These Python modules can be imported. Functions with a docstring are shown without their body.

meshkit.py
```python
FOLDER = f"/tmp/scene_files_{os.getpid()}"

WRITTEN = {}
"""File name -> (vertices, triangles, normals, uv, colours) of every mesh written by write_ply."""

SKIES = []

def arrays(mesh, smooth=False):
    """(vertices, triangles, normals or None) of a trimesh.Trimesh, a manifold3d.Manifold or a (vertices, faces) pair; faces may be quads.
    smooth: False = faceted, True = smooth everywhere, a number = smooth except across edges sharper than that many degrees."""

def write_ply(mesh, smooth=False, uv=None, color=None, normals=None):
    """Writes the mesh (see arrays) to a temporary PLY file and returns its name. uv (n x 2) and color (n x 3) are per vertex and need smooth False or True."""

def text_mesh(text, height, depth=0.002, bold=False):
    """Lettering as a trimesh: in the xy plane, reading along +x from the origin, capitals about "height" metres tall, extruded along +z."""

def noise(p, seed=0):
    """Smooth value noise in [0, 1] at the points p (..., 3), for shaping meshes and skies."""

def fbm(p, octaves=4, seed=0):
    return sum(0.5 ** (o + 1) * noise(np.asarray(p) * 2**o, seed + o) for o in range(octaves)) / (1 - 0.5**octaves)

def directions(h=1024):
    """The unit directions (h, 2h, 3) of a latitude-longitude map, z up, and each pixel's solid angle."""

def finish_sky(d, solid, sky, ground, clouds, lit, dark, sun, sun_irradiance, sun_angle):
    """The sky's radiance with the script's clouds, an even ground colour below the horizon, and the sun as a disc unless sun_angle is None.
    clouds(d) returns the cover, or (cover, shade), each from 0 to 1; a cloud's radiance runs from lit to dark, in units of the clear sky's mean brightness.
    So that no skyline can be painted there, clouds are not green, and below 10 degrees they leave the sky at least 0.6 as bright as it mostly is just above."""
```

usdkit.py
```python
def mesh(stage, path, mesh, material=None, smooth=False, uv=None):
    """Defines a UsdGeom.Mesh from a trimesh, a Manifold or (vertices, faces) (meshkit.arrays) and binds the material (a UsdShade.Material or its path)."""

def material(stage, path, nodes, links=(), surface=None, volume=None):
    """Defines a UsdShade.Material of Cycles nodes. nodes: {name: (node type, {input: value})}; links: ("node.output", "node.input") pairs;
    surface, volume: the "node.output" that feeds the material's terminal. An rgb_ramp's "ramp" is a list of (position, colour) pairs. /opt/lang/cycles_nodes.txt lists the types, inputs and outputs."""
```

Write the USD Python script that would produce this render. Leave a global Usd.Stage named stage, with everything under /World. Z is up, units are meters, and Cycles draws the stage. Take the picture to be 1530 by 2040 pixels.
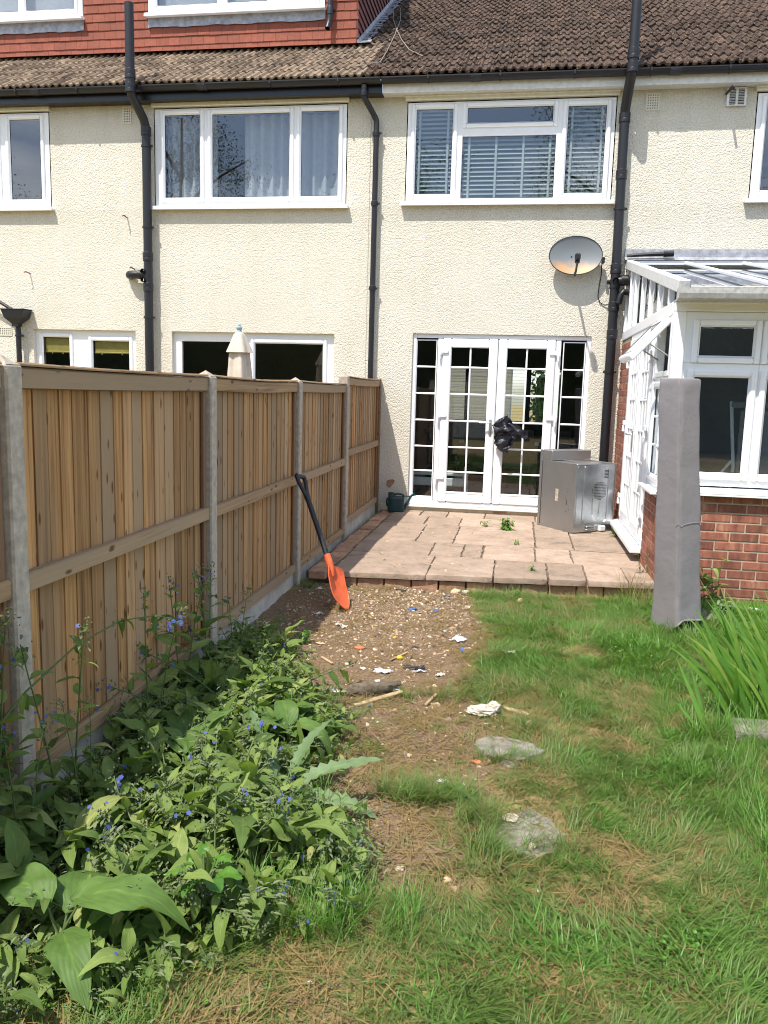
import math, random
import numpy as np
import trimesh, usdkit, meshkit
from pxr import Usd, UsdGeom, UsdLux, UsdShade, Gf, Sdf, Vt
from shapely.geometry import Polygon, Point, box as rect
from shapely.ops import unary_union

random.seed(7)
RNG = np.random.default_rng(7)
PI = math.pi
stage = Usd.Stage.CreateInMemory()
UsdGeom.SetStageUpAxis(stage, 'Z'); UsdGeom.SetStageMetersPerUnit(stage, 1.0)
UsdGeom.Xform.Define(stage, '/World'); UsdGeom.Scope.Define(stage, '/World/Looks')

# ---------------------------------------------------------------- camera, sky, sun
EXPOSURE = 0.64
cam = UsdGeom.Camera.Define(stage, '/World/camera')
RIGHT = (0.98607081, 0.1640205, 0.02759765); UP = (-0.05109971, 0.14084714, 0.98871174); FWD = (-0.15828194, 0.97635002, -0.14726665)
EYE = (0.0, 0.0, 1.62)
cam.AddTransformOp().Set(Gf.Matrix4d(*RIGHT, 0, *UP, 0, -FWD[0], -FWD[1], -FWD[2], 0, *EYE, 1))
cam.CreateHorizontalApertureAttr(36.0); cam.CreateVerticalApertureAttr(48.0)
cam.CreateFocalLengthAttr(36.0 * 1622.67 / 1530); cam.CreateClippingRangeAttr(Gf.Vec2f(0.05, 500)); cam.CreateExposureAttr(EXPOSURE)

SUN = np.array([-0.26, -0.485, 1.0]); SUN /= np.linalg.norm(SUN)
sun = UsdLux.DistantLight.Define(stage, '/World/sun')
sun.CreateIntensityAttr(1.15); sun.CreateAngleAttr(0.53); sun.CreateNormalizeAttr(True); sun.CreateColorAttr(Gf.Vec3f(1.0, 0.94, 0.86))
_x = np.cross((0, 0, 1), SUN); _x /= np.linalg.norm(_x); _y = np.cross(SUN, _x)
sun.AddTransformOp().Set(Gf.Matrix4d(*map(float, _x), 0, *map(float, _y), 0, *map(float, SUN), 0, 0, 0, 40, 1))
dome = UsdLux.DomeLight.Define(stage, '/World/sky')
sky_m = usdkit.material(stage, '/World/Looks/sky_air', {
    's': ('sky_texture', {'sky_type': 'single_scattering', 'sun_disc': False, 'sun_elevation': math.asin(SUN[2]), 'sun_rotation': math.atan2(SUN[0], SUN[1]) % (2 * PI)}),
    'tc': ('texture_coordinate', {}), 'mp': ('mapping', {'scale': (1.0, 1.0, 2.6)}),
    'n': ('noise_texture', {'scale': 2.6, 'detail': 7, 'roughness': 0.58}),
    'r': ('rgb_ramp', {'ramp': [(0, (0, 0, 0)), (0.5, (0, 0, 0)), (0.66, (.75, .75, .75)), (1, (.9, .9, .9))]}),
    'm': ('mix', {'color2': (11.0, 11.3, 12.0)}), 'b': ('background_shader', {'strength': 0.15})},
    [('tc.generated', 'mp.vector'), ('mp.vector', 'n.vector'), ('n.fac', 'r.fac'), ('r.color', 'm.fac'), ('s.color', 'm.color1'), ('m.color', 'b.color')], surface='b.background')
UsdShade.MaterialBindingAPI.Apply(dome.GetPrim()).Bind(sky_m)
dome.GetPrim().SetCustomDataByKey('kind', 'structure')

# ---------------------------------------------------------------- helpers
USED = {}
def numbered(parent, name):
    n = USED.get((parent, name), -1) + 1
    USED[(parent, name)] = n
    return name if n == 0 else f'{name}_{n:03d}'

def tag(p, label=None, cat=None, group=None, kind=None):
    p = p.GetPrim() if hasattr(p, 'GetPrim') else p
    for k, v in (('label', label), ('category', cat), ('group', group), ('kind', kind)):
        if v: p.SetCustomDataByKey(k, v)
    return p

class MB:
    "collects simple shapes into one mesh"
    def __init__(s): s.V, s.F, s.U, s.n = [], [], [], 0
    def add(s, v, f, uv=None):
        v = np.asarray(v, float); f = np.asarray(f, int)
        if f.ndim == 2 and f.shape[1] == 4: f = np.vstack([f[:, [0, 1, 2]], f[:, [0, 2, 3]]])
        s.V.append(v); s.F.append(f + s.n); s.n += len(v)
        s.U.append(np.zeros((len(v), 2)) if uv is None else np.asarray(uv, float))
        return s
    def tm(s, m, T=None):
        v = np.array(m.vertices)
        if T is not None: v = v @ np.asarray(T)[:3, :3].T + np.asarray(T)[:3, 3]
        return s.add(v, m.faces)
    def box(s, x0, x1, y0, y1, z0, z1, c=0.0, T=None):
        c = min(c, abs(x1 - x0) * .45, abs(y1 - y0) * .45, abs(z1 - z0) * .45)
        v, f = BOX if c <= 0 else CBOX
        h = np.array([abs(x1 - x0), abs(y1 - y0), abs(z1 - z0)]) / 2
        m = np.array([x0 + x1, y0 + y1, z0 + z1]) / 2
        v = v * h if c <= 0 else np.sign(v) * np.where(np.abs(v) > .9, h, h - c)
        if T is not None:
            v = (v + m) @ np.asarray(T)[:3, :3].T + np.asarray(T)[:3, 3]; m = 0
        return s.add(v + m, f)
    def tube(s, path, r, n=10, caps=True, squash=None):
        P = np.asarray(path, float); k = len(P); r = np.broadcast_to(np.asarray(r, float), k)
        t = np.gradient(P, axis=0); t /= np.maximum(np.linalg.norm(t, axis=1, keepdims=True), 1e-9)
        a = np.array([0, 0, 1.0]) if abs(t[0][2]) < .9 else np.array([1.0, 0, 0])
        u = np.cross(t[0], a); u /= np.linalg.norm(u); rings = []
        ang = np.linspace(0, 2 * PI, n, endpoint=False)
        for i in range(k):
            u = u - t[i] * (u @ t[i]); u /= np.linalg.norm(u); w = np.cross(t[i], u)
            rings.append(P[i] + r[i] * (np.cos(ang)[:, None] * u + np.sin(ang)[:, None] * w))
        v = np.vstack(rings); f = []
        for i in range(k - 1):
            for j in range(n):
                a0, b0 = i * n + j, i * n + (j + 1) % n
                f += [(a0, b0, b0 + n), (a0, b0 + n, a0 + n)]
        if caps:
            v = np.vstack([v, P[0], P[-1]]); c0, c1 = k * n, k * n + 1
            for j in range(n):
                f += [(c0, (j + 1) % n, j), (c1, (k - 1) * n + j, (k - 1) * n + (j + 1) % n)]
        return s.add(v, f)
    def lathe(s, prof, center=(0, 0, 0), n=20, mod=None):
        ang = np.linspace(0, 2 * PI, n, endpoint=False); V = []
        for i, (r, z) in enumerate(prof):
            rr = r * (np.ones(n) if mod is None else mod(ang, i / (len(prof) - 1)))
            V.append(np.stack([rr * np.cos(ang), rr * np.sin(ang), np.full(n, z)], 1))
        v = np.vstack(V) + center; f = []
        for i in range(len(prof) - 1):
            for j in range(n):
                a, b = i * n + j, i * n + (j + 1) % n
                f += [(a, b, b + n), (a, b + n, a + n)]
        return s.add(v, f)
    def plate(s, poly, y0, y1, plane='xz', T=None):
        "a shapely polygon in x,z extruded from y0 to y1 (or in x,y extruded in z)"
        for g in getattr(poly, 'geoms', [poly]):
            m = trimesh.creation.extrude_polygon(g, y1 - y0, engine='earcut')
            v = np.array(m.vertices); f = np.array(m.faces)
            if plane == 'xz': v = np.stack([v[:, 0], y0 + v[:, 2], v[:, 1]], 1); f = f[:, ::-1]
            elif plane == 'yz': v = np.stack([y0 + v[:, 2], v[:, 0], v[:, 1]], 1)
            else: v = v + [0, 0, y0]
            if T is not None: v = v @ np.asarray(T)[:3, :3].T + np.asarray(T)[:3, 3]
            s.add(v, f)
        return s
    def get(s): return np.vstack(s.V), np.vstack(s.F)

BOX = (np.array([[x, y, z] for x in (-1, 1) for y in (-1, 1) for z in (-1, 1)], float),
       np.array([[0, 1, 3], [0, 3, 2], [4, 6, 7], [4, 7, 5], [0, 4, 5], [0, 5, 1], [2, 3, 7], [2, 7, 6], [0, 2, 6], [0, 6, 4], [1, 5, 7], [1, 7, 3]]))
def _cbox():
    v = []
    for x in (-1, 1):
        for y in (-1, 1):
            for z in (-1, 1):
                for k in range(3):
                    q = np.array([x, y, z], float) * .8; q[k] = [x, y, z][k]; v.append(q)
    v = np.array(v); h = trimesh.convex.convex_hull(v)
    order = [int(np.argmin(((v - p) ** 2).sum(1))) for p in h.vertices]
    return v, np.array([[order[i] for i in t] for t in h.faces])
CBOX = _cbox()

XF = [np.eye(4)]      # frame that obj() puts meshes in
def obj(name, m, mat, parent=None, smooth=False, label=None, uv=None, kind=None):
    "one Mesh prim, under parent or under /World"
    if isinstance(m, MB):
        if uv is True: uv = np.vstack(m.U)
        m = m.get()
    elif hasattr(m, 'vertices'): m = (np.array(m.vertices), np.array(m.faces))
    v, f = m
    if not np.allclose(XF[-1], np.eye(4)): v = v @ XF[-1][:3, :3].T + XF[-1][:3, 3]
    up = '/World' if parent is None else str((parent.GetPrim() if hasattr(parent, 'GetPrim') else parent).GetPath())
    g = usdkit.mesh(stage, f'{up}/{numbered(up, name)}', (v, f), MAT[mat], smooth=smooth, uv=uv)
    if label: g.GetPrim().SetCustomDataByKey('label', label)
    if kind: g.GetPrim().SetCustomDataByKey('kind', kind)
    return g.GetPrim()

def thing(name, label, cat, loc=None, rz=0.0, group=None, kind=None):
    x = UsdGeom.Xform.Define(stage, '/World/' + numbered('/World', name))
    if loc is not None:
        x.AddTranslateOp().Set(Gf.Vec3d(*map(float, loc)))
        if rz: x.AddRotateZOp().Set(math.degrees(rz))
    return tag(x, label, cat, group, kind)

def dup(src, name, label, cat, loc, rz=0.0, scale=1.0, group=None, rx=0.0, ry=0.0):
    x = UsdGeom.Xform.Define(stage, '/World/' + numbered('/World', name))
    x.GetPrim().GetReferences().AddInternalReference(src.GetPath())
    x.ClearXformOpOrder()
    c, s_ = math.cos(rz), math.sin(rz)
    R = np.array([[c, -s_, 0], [s_, c, 0], [0, 0, 1]])
    R = R @ np.array([[1, 0, 0], [0, math.cos(rx), -math.sin(rx)], [0, math.sin(rx), math.cos(rx)]]) * scale
    M = Gf.Matrix4d(*R[:, 0], 0, *R[:, 1], 0, *R[:, 2], 0, *map(float, loc), 1)
    x.AddTransformOp(UsdGeom.XformOp.PrecisionDouble, 'place').Set(M)
    x.GetPrim().SetInstanceable(True)
    return tag(x, label, cat, group)

def rotT(ax, ang, t=(0, 0, 0)):
    T = trimesh.transformations.rotation_matrix(ang, ax); T[:3, 3] = t
    return T

def unit(v): v = np.asarray(v, float); return v / np.linalg.norm(v)

# ---------------------------------------------------------------- materials
MAT = {}
def look(name, nodes, links, surface='p.BSDF'):
    MAT[name] = usdkit.material(stage, '/World/Looks/' + name, nodes, links, surface=surface)

def plain(name, color, rough=.5, metallic=0., spec=.5, var=.08, scale=14., bump=0., bscale=80., dist=.002, per=0., vec='position'):
    "a colour with mottling, optional per-object tone and relief"
    c = np.array(color)
    n = {'g': ('geometry', {}), 'n': ('noise_texture', {'scale': scale, 'detail': 5, 'roughness': .6}), 'oi': ('object_info', {}),
         'r': ('rgb_ramp', {'ramp': [(.25, tuple(c * (1 - var * 2))), (.75, tuple(np.minimum(c * (1 + var * 2), 1)))]}),
         'mr': ('map_range', {'from_min': 0., 'from_max': 1., 'to_min': 1 - per, 'to_max': 1 + per}),
         'h': ('hsv', {}), 'p': ('principled_bsdf', {'roughness': rough, 'metallic': metallic, 'specular_ior_level': spec})}
    l = [('g.position', 'n.vector'), ('n.fac', 'r.fac'), ('oi.random', 'mr.value'), ('mr.result', 'h.value'), ('r.color', 'h.color'), ('h.color', 'p.base_color')]
    if bump:
        n |= {'bn': ('noise_texture', {'scale': bscale, 'detail': 6, 'roughness': .6}), 'b': ('bump', {'strength': bump, 'distance': dist})}
        l += [('g.position', 'bn.vector'), ('bn.fac', 'b.height'), ('b.normal', 'p.normal')]
    look(name, n, l)

def render_wall(name, color):
    "roughcast: lumpy cream-painted render, slightly stained under the eaves"
    c = np.array(color)
    look(name, {'g': ('geometry', {}), 'n': ('noise_texture', {'scale': 1.3, 'detail': 6, 'roughness': .62}), 'n2': ('noise_texture', {'scale': 60., 'detail': 3}),
        'r': ('rgb_ramp', {'ramp': [(.3, tuple(c * (.94, .93, .91))), (.6, tuple(c))]}),
        'r2': ('rgb_ramp', {'ramp': [(.32, (.80, .79, .76)), (.55, (1, 1, 1))]}),
        'mx': ('mix', {'mix_type': 'multiply', 'fac': 1.0}),
        'ms': ('mapping', {'scale': (4.5, 4.5, .35)}), 'ns': ('noise_texture', {'scale': 1., 'detail': 4}), 'rs': ('rgb_ramp', {'ramp': [(.3, (.95, .945, .93)), (.5, (1, 1, 1))]}), 'm3': ('mix', {'mix_type': 'multiply', 'fac': 1.0}),
        'sx': ('separate_xyz', {}), 'zs': ('math', {'math_type': 'multiply', 'value2': 1 / 6.}), 'zr': ('rgb_ramp', {'ramp': [(0, (.5, .5, .5)), (.04, (.45, .45, .45)), (.10, (.06, .06, .06)), (.56, (.04, .04, .04)), (.636, (.24, .24, .24)), (.642, (.03, .03, .03)), (.80, (.03, .03, .03)), (.857, (.6, .6, .6)), (1, (.6, .6, .6))]}),
        'sp': ('mapping', {'scale': (9., 9., 2.)}), 'st': ('noise_texture', {'scale': 1., 'detail': 6, 'roughness': .7}), 'sm': ('math', {'math_type': 'multiply'}),
        'mo': ('mix', {'color2': (.20, .18, .10)}),
        'v': ('voronoi_texture', {'feature': 'smooth_f1', 'scale': 84., 'smoothness': .5, 'randomness': 1.}), 'dn': ('noise_texture', {'scale': 46., 'detail': 5, 'roughness': .55}),
        'ad': ('math', {'math_type': 'multiply_add', 'value2': -0.55}), 'b': ('bump', {'strength': 1.0, 'distance': .0115}),
        'p': ('principled_bsdf', {'roughness': .9, 'specular_ior_level': .2})},
        [('g.position', 'n.vector'), ('g.position', 'n2.vector'), ('n.fac', 'r.fac'), ('n2.fac', 'r2.fac'), ('r.color', 'mx.color1'), ('r2.color', 'mx.color2'),
         ('g.position', 'sx.vector'), ('sx.z', 'zs.value1'), ('zs.value', 'zr.fac'), ('g.position', 'sp.vector'), ('sp.vector', 'st.vector'), ('st.fac', 'sm.value1'), ('zr.color', 'sm.value2'), ('sm.value', 'mo.fac'), ('g.position', 'ms.vector'), ('ms.vector', 'ns.vector'), ('ns.fac', 'rs.fac'), ('mx.color', 'm3.color1'), ('rs.color', 'm3.color2'), ('m3.color', 'mo.color1'), ('mo.color', 'p.base_color'),
         ('g.position', 'v.vector'), ('g.position', 'dn.vector'), ('v.distance', 'ad.value1'), ('dn.fac', 'ad.value3'), ('ad.value', 'b.height'), ('b.normal', 'p.normal')])
render_wall('cream_roughcast', (.68, .65, .56))
plain('smooth_render', (.60, .53, .37), .9, var=.1, scale=9, bump=.3, bscale=120)
plain('white_upvc', (.80, .81, .82), .28, var=.015)
plain('aged_white', (.64, .65, .64), .4, var=.08, scale=20)
plain('grimy_white', (.43, .43, .415), .5, var=.16, scale=26)
plain('cream_board', (.60, .58, .47), .5, var=.07, scale=20)
plain('black_plastic', (.007, .007, .009), .42, var=.15, scale=20)
plain('scuffed_black', (.014, .016, .02), .42, var=.35, scale=24)
plain('black_board', (.006, .006, .007), .3, var=.1)
plain('lead', (.30, .31, .34), .5, metallic=.25, var=.22, scale=16, bump=.3, bscale=40, dist=.004)
plain('lead_pale', (.55, .55, .57), .6, var=.2, scale=22, bump=.4, bscale=40, dist=.004)
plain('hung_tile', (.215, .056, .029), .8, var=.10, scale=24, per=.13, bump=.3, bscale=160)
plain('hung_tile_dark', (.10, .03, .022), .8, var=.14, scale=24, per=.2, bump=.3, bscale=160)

def roof_tile(name, a, b, c, thr):
    look(name, {'g': ('geometry', {}), 'n': ('noise_texture', {'scale': 5.5, 'detail': 7, 'roughness': .68}), 'n2': ('noise_texture', {'scale': 38., 'detail': 5, 'roughness': .65}),
        'r': ('rgb_ramp', {'ramp': [(.34, a), (.62, b)]}), 'oi': ('object_info', {}), 'mr': ('map_range', {'to_min': .72, 'to_max': 1.3}), 'h': ('hsv', {}),
        'r2': ('rgb_ramp', {'ramp': [(thr, (0, 0, 0)), (thr + .05, (1, 1, 1))]}), 'mx': ('mix', {'color2': c}), 'b': ('bump', {'strength': .5, 'distance': .006}),
        'p': ('principled_bsdf', {'roughness': .92, 'specular_ior_level': .2})},
        [('g.position', 'n.vector'), ('g.position', 'n2.vector'), ('n.fac', 'r.fac'), ('oi.random', 'mr.value'), ('mr.result', 'h.value'), ('r.color', 'h.color'), ('n2.fac', 'r2.fac'), ('r2.color', 'mx.fac'), ('h.color', 'mx.color1'),
         ('mx.color', 'p.base_color'), ('n2.fac', 'b.height'), ('b.normal', 'p.normal')])
roof_tile('tile_tan', (.11, .08, .055), (.225, .17, .12), (.06, .045, .035), .61)
roof_tile('tile_mossy', (.016, .011, .008), (.088, .058, .042), (.34, .25, .165), .60)

look('brick_red', {'g': ('geometry', {}), 'oi': ('object_info', {}), 'mp': ('mapping', {'scale': (9, 9, 2.5)}), 'n': ('noise_texture', {'scale': 1.8, 'detail': 3, 'roughness': .7}), 'ad': ('vector_math', {'math_type': 'add'}),
    'n2': ('noise_texture', {'scale': 90., 'detail': 4}), 'r': ('rgb_ramp', {'ramp': [(.3, (.135, .058, .045)), (.45, (.24, .092, .06)), (.58, (.285, .115, .075)), (.7, (.38, .2, .13))]}),
    'mr': ('map_range', {'to_min': .75, 'to_max': 1.2}), 'h': ('hsv', {}), 'b': ('bump', {'strength': .5, 'distance': .003}), 'p': ('principled_bsdf', {'roughness': .88, 'specular_ior_level': .25})},
    [('g.position', 'mp.vector'), ('mp.vector', 'ad.vector1'), ('oi.random', 'ad.vector2'), ('ad.vector', 'n.vector'), ('n.fac', 'r.fac'), ('oi.random', 'mr.value'), ('mr.result', 'h.value'), ('r.color', 'h.color'), ('h.color', 'p.base_color'),
     ('g.position', 'n2.vector'), ('n2.fac', 'b.height'), ('b.normal', 'p.normal')])
plain('mortar', (.40, .33, .24), .95, var=.12, scale=40, bump=.5, bscale=150, dist=.003)
plain('brick_buff', (.36, .21, .13), .9, var=.2, scale=18, per=.2, bump=.4, bscale=110, dist=.003)

def wood(name, a, b, c, gs=1.0, per=.25):
    "sawn softwood, grain along z, from grey to orange-brown by board, with knots"
    look(name, {'g': ('geometry', {}), 'oi': ('object_info', {}), 'of': ('vector_math', {'math_type': 'scale', 'vector1': (3.1, 1.7, 5.3)}), 'ad': ('vector_math', {'math_type': 'add'}),
        'sc': ('math', {'math_type': 'multiply', 'value2': 23.0}),
        'mp': ('mapping', {'scale': (42 * gs, 42 * gs, 1.5)} if gs > 0 else {'scale': (42, 1.5, 42)}), 'n': ('noise_texture', {'scale': 1., 'detail': 5, 'roughness': .62, 'distortion': .4}),
        'mp2': ('mapping', {'scale': (9., 9., .8) if gs > 0 else (9., .8, 9.)}), 'n2': ('noise_texture', {'scale': 1., 'detail': 3}),
        'mp3': ('mapping', {'scale': (16., 16., 5.5) if gs > 0 else (16., 5.5, 16.)}), 'v': ('voronoi_texture', {'scale': 1.0}), 'kr': ('rgb_ramp', {'ramp': [(0, (.22, .14, .10)), (.12, (.42, .30, .22)), (.19, (1, 1, 1))]}),
        'r': ('rgb_ramp', {'ramp': [(.30, tuple(.7 * q for q in a)), (.43, tuple(.55 * p_ + .45 * q for p_, q in zip(a, b))), (.62, b)]}), 'gr': ('mix', {'color2': c}), 'rr': ('rgb_ramp', {'ramp': [(.38, (0, 0, 0)), (.72, (.9, .9, .9))]}), 'sum': ('math', {'math_type': 'multiply_add', 'value2': .5, 'value3': .04}),
        's2': ('math', {'math_type': 'multiply_add', 'value2': .62, 'value3': -.02}), 's3': ('math', {'math_type': 'add'}),
        'wn': ('white_noise_texture', {'dimensions': '1D'}), 'mr': ('map_range', {'to_min': 1 - per, 'to_max': 1 + per}), 'h': ('hsv', {}), 'mk': ('mix', {'mix_type': 'multiply', 'fac': 1.0}), 'b': ('bump', {'strength': .7, 'distance': .004}),
        'p': ('principled_bsdf', {'roughness': .82, 'specular_ior_level': .25})},
        [('oi.random', 'sc.value1'), ('sc.value', 'of.scale'), ('of.vector', 'ad.vector2'), ('g.position', 'ad.vector1'), ('ad.vector', 'mp.vector'), ('mp.vector', 'n.vector'), ('ad.vector', 'mp2.vector'), ('mp2.vector', 'n2.vector'),
         ('n.fac', 'r.fac'), ('oi.random', 's2.value1'), ('n2.fac', 'sum.value1'), ('s2.value', 's3.value1'), ('sum.value', 's3.value2'), ('s3.value', 'rr.fac'), ('rr.color', 'gr.fac'), ('r.color', 'gr.color1'), ('sc.value', 'wn.w'), ('wn.value', 'mr.value'), ('mr.result', 'h.value'), ('gr.color', 'h.color'),
         ('ad.vector', 'mp3.vector'), ('mp3.vector', 'v.vector'), ('v.distance', 'kr.fac'), ('h.color', 'mk.color1'), ('kr.color', 'mk.color2'), ('mk.color', 'p.base_color'), ('n.fac', 'b.height'), ('b.normal', 'p.normal')])
wood('fence_board', (.17, .082, .03), (.42, .232, .092), (.28, .195, .115), per=.3)
wood('fence_rail', (.17, .10, .05), (.37, .245, .13), (.27, .195, .12), gs=-1, per=.12)
wood('fence_batten', (.12, .055, .022), (.25, .125, .05), (.2, .12, .07))
plain('old_wood', (.44, .31, .17), .8, var=.2, scale=30, per=.2)
plain('concrete_post', (.34, .295, .235), .9, var=.16, scale=26, bump=.7, bscale=60, dist=.005)
plain('gravel_board', (.40, .375, .325), .9, var=.14, scale=7, bump=.4, bscale=90, dist=.003)
look('sandstone', {'g': ('geometry', {}), 'oi': ('object_info', {}), 'n': ('noise_texture', {'scale': 4.2, 'detail': 7, 'roughness': .65}), 'n2': ('noise_texture', {'scale': 26., 'detail': 6, 'roughness': .7}),
    'r': ('rgb_ramp', {'ramp': [(.26, (.155, .135, .11)), (.42, (.31, .235, .175)), (.58, (.375, .28, .215)), (.76, (.43, .365, .305))]}), 'mr': ('map_range', {'to_min': .82, 'to_max': 1.12}), 'h': ('hsv', {}),
    'r2': ('rgb_ramp', {'ramp': [(.28, (.55, .55, .52)), (.45, (1, 1, 1))]}), 'mx': ('mix', {'mix_type': 'multiply', 'fac': 1.}), 'b': ('bump', {'strength': .7, 'distance': .009}), 'p': ('principled_bsdf', {'roughness': .9, 'specular_ior_level': .25})},
    [('g.position', 'n.vector'), ('g.position', 'n2.vector'), ('n.fac', 'r.fac'), ('oi.random', 'mr.value'), ('mr.result', 'h.value'), ('r.color', 'h.color'), ('n2.fac', 'r2.fac'), ('h.color', 'mx.color1'), ('r2.color', 'mx.color2'), ('mx.color', 'p.base_color'), ('n2.fac', 'b.height'), ('b.normal', 'p.normal')])
plain('stone_grey', (.215, .195, .16), .9, var=.22, scale=14, bump=.6, bscale=70, dist=.005)
plain('dirt_joint', (.12, .095, .065), .95, var=.25, scale=40, bump=.6, bscale=90, dist=.006)
# ground: soil, dead thatch and living turf by how bare the lawn is there
look('earth', {'a': ('attribute', {'attribute': 'bare'}), 'g': ('geometry', {}), 'n': ('noise_texture', {'scale': 11., 'detail': 7, 'roughness': .7}), 'n2': ('noise_texture', {'scale': 95., 'detail': 5, 'roughness': .7}),
    'soil': ('rgb_ramp', {'ramp': [(.3, (.09, .058, .034)), (.5, (.205, .136, .084)), (.68, (.36, .26, .17))]}), 'that': ('rgb_ramp', {'ramp': [(.3, (.13, .105, .04)), (.55, (.31, .24, .105)), (.75, (.46, .36, .18))]}),
    'ad': ('math', {'math_type': 'multiply_add', 'value2': 1.1, 'value3': -.58}), 'sm': ('math', {'math_type': 'add'}), 'mr': ('map_range', {'from_min': .45, 'from_max': .72, 'clamp': True}), 'm': ('mix', {}),
    'b': ('bump', {'strength': .9, 'distance': .015}), 'p': ('principled_bsdf', {'roughness': .95, 'specular_ior_level': .15})},
    [('g.position', 'n.vector'), ('g.position', 'n2.vector'), ('n2.fac', 'soil.fac'), ('n2.fac', 'that.fac'), ('n.fac', 'ad.value1'), ('ad.value', 'sm.value1'), ('a.fac', 'sm.value2'), ('sm.value', 'mr.value'), ('mr.result', 'm.fac'), ('that.color', 'm.color1'), ('soil.color', 'm.color2'),
     ('m.color', 'p.base_color'), ('n2.fac', 'b.height'), ('b.normal', 'p.normal')])

def leafy(name, ramp, rough=.5, trans=.35, island=False, veins=False, spec=.4):
    n = {'oi': ('object_info', {}), 'g': ('geometry', {}), 'r': ('rgb_ramp', {'ramp': ramp}), 'n': ('noise_texture', {'scale': 25., 'detail': 3}), 'mr': ('map_range', {'to_min': .72, 'to_max': 1.28}), 'h': ('hsv', {}),
         'p': ('principled_bsdf', {'roughness': rough, 'specular_ior_level': spec}), 't': ('translucent_bsdf', {}), 'mt': ('mix', {'mix_type': 'multiply', 'fac': 1., 'color2': (1.1, 1.25, .45)}), 'm': ('mix_closure', {'fac': trans})}
    l = [('g.random_per_island' if island else 'oi.random', 'r.fac'), ('g.position', 'n.vector'), ('n.fac', 'mr.value'), ('mr.result', 'h.value'), ('r.color', 'h.color'), ('p.BSDF', 'm.closure1'), ('t.BSDF', 'm.closure2'), ('mt.color', 't.color')]
    col = 'h.color'
    if veins:
        n |= {'tc': ('texture_coordinate', {}), 'sx': ('separate_xyz', {}), 'c': ('math', {'math_type': 'subtract', 'value2': .5}), 'ab': ('math', {'math_type': 'absolute'}), 'q': ('math', {'math_type': 'multiply_add', 'value2': -1.1}),
              'w': ('math', {'math_type': 'multiply', 'value2': 38.}), 'si': ('math', {'math_type': 'sine'}), 'vr': ('rgb_ramp', {'ramp': [(0, (.98, .98, .98)), (.7, (1, 1, 1)), (1, (1.07, 1.06, 1.03))]}), 'mid': ('rgb_ramp', {'ramp': [(0, (1.3, 1.26, 1.2)), (.025, (1.2, 1.16, 1.1)), (.045, (1, 1, 1))]}),
              'x1': ('mix', {'mix_type': 'multiply', 'fac': 1.}), 'x2': ('mix', {'mix_type': 'multiply', 'fac': 1.}), 'b': ('bump', {'strength': .16, 'distance': .002, 'invert': True})}
        l += [('tc.UV', 'sx.vector'), ('sx.y', 'c.value1'), ('c.value', 'ab.value1'), ('ab.value', 'q.value1'), ('sx.x', 'q.value3'), ('q.value', 'w.value1'), ('w.value', 'si.value1'), ('si.value', 'vr.fac'), ('ab.value', 'mid.fac'),
              ('h.color', 'x1.color1'), ('vr.color', 'x1.color2'), ('x1.color', 'x2.color1'), ('mid.color', 'x2.color2'), ('si.value', 'b.height'), ('b.normal', 'p.normal')]
        col = 'x2.color'
    look(name, n, l + [(col, 'p.base_color'), (col, 'mt.color1')], surface='m.closure')
leafy('alkanet_leaf', [(0, (.085, .145, .04)), (.35, (.155, .23, .055)), (.8, (.22, .30, .085)), (.96, (.27, .34, .11)), (1, (.36, .34, .13))], .62, .38, veins=True, spec=.22)
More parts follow.
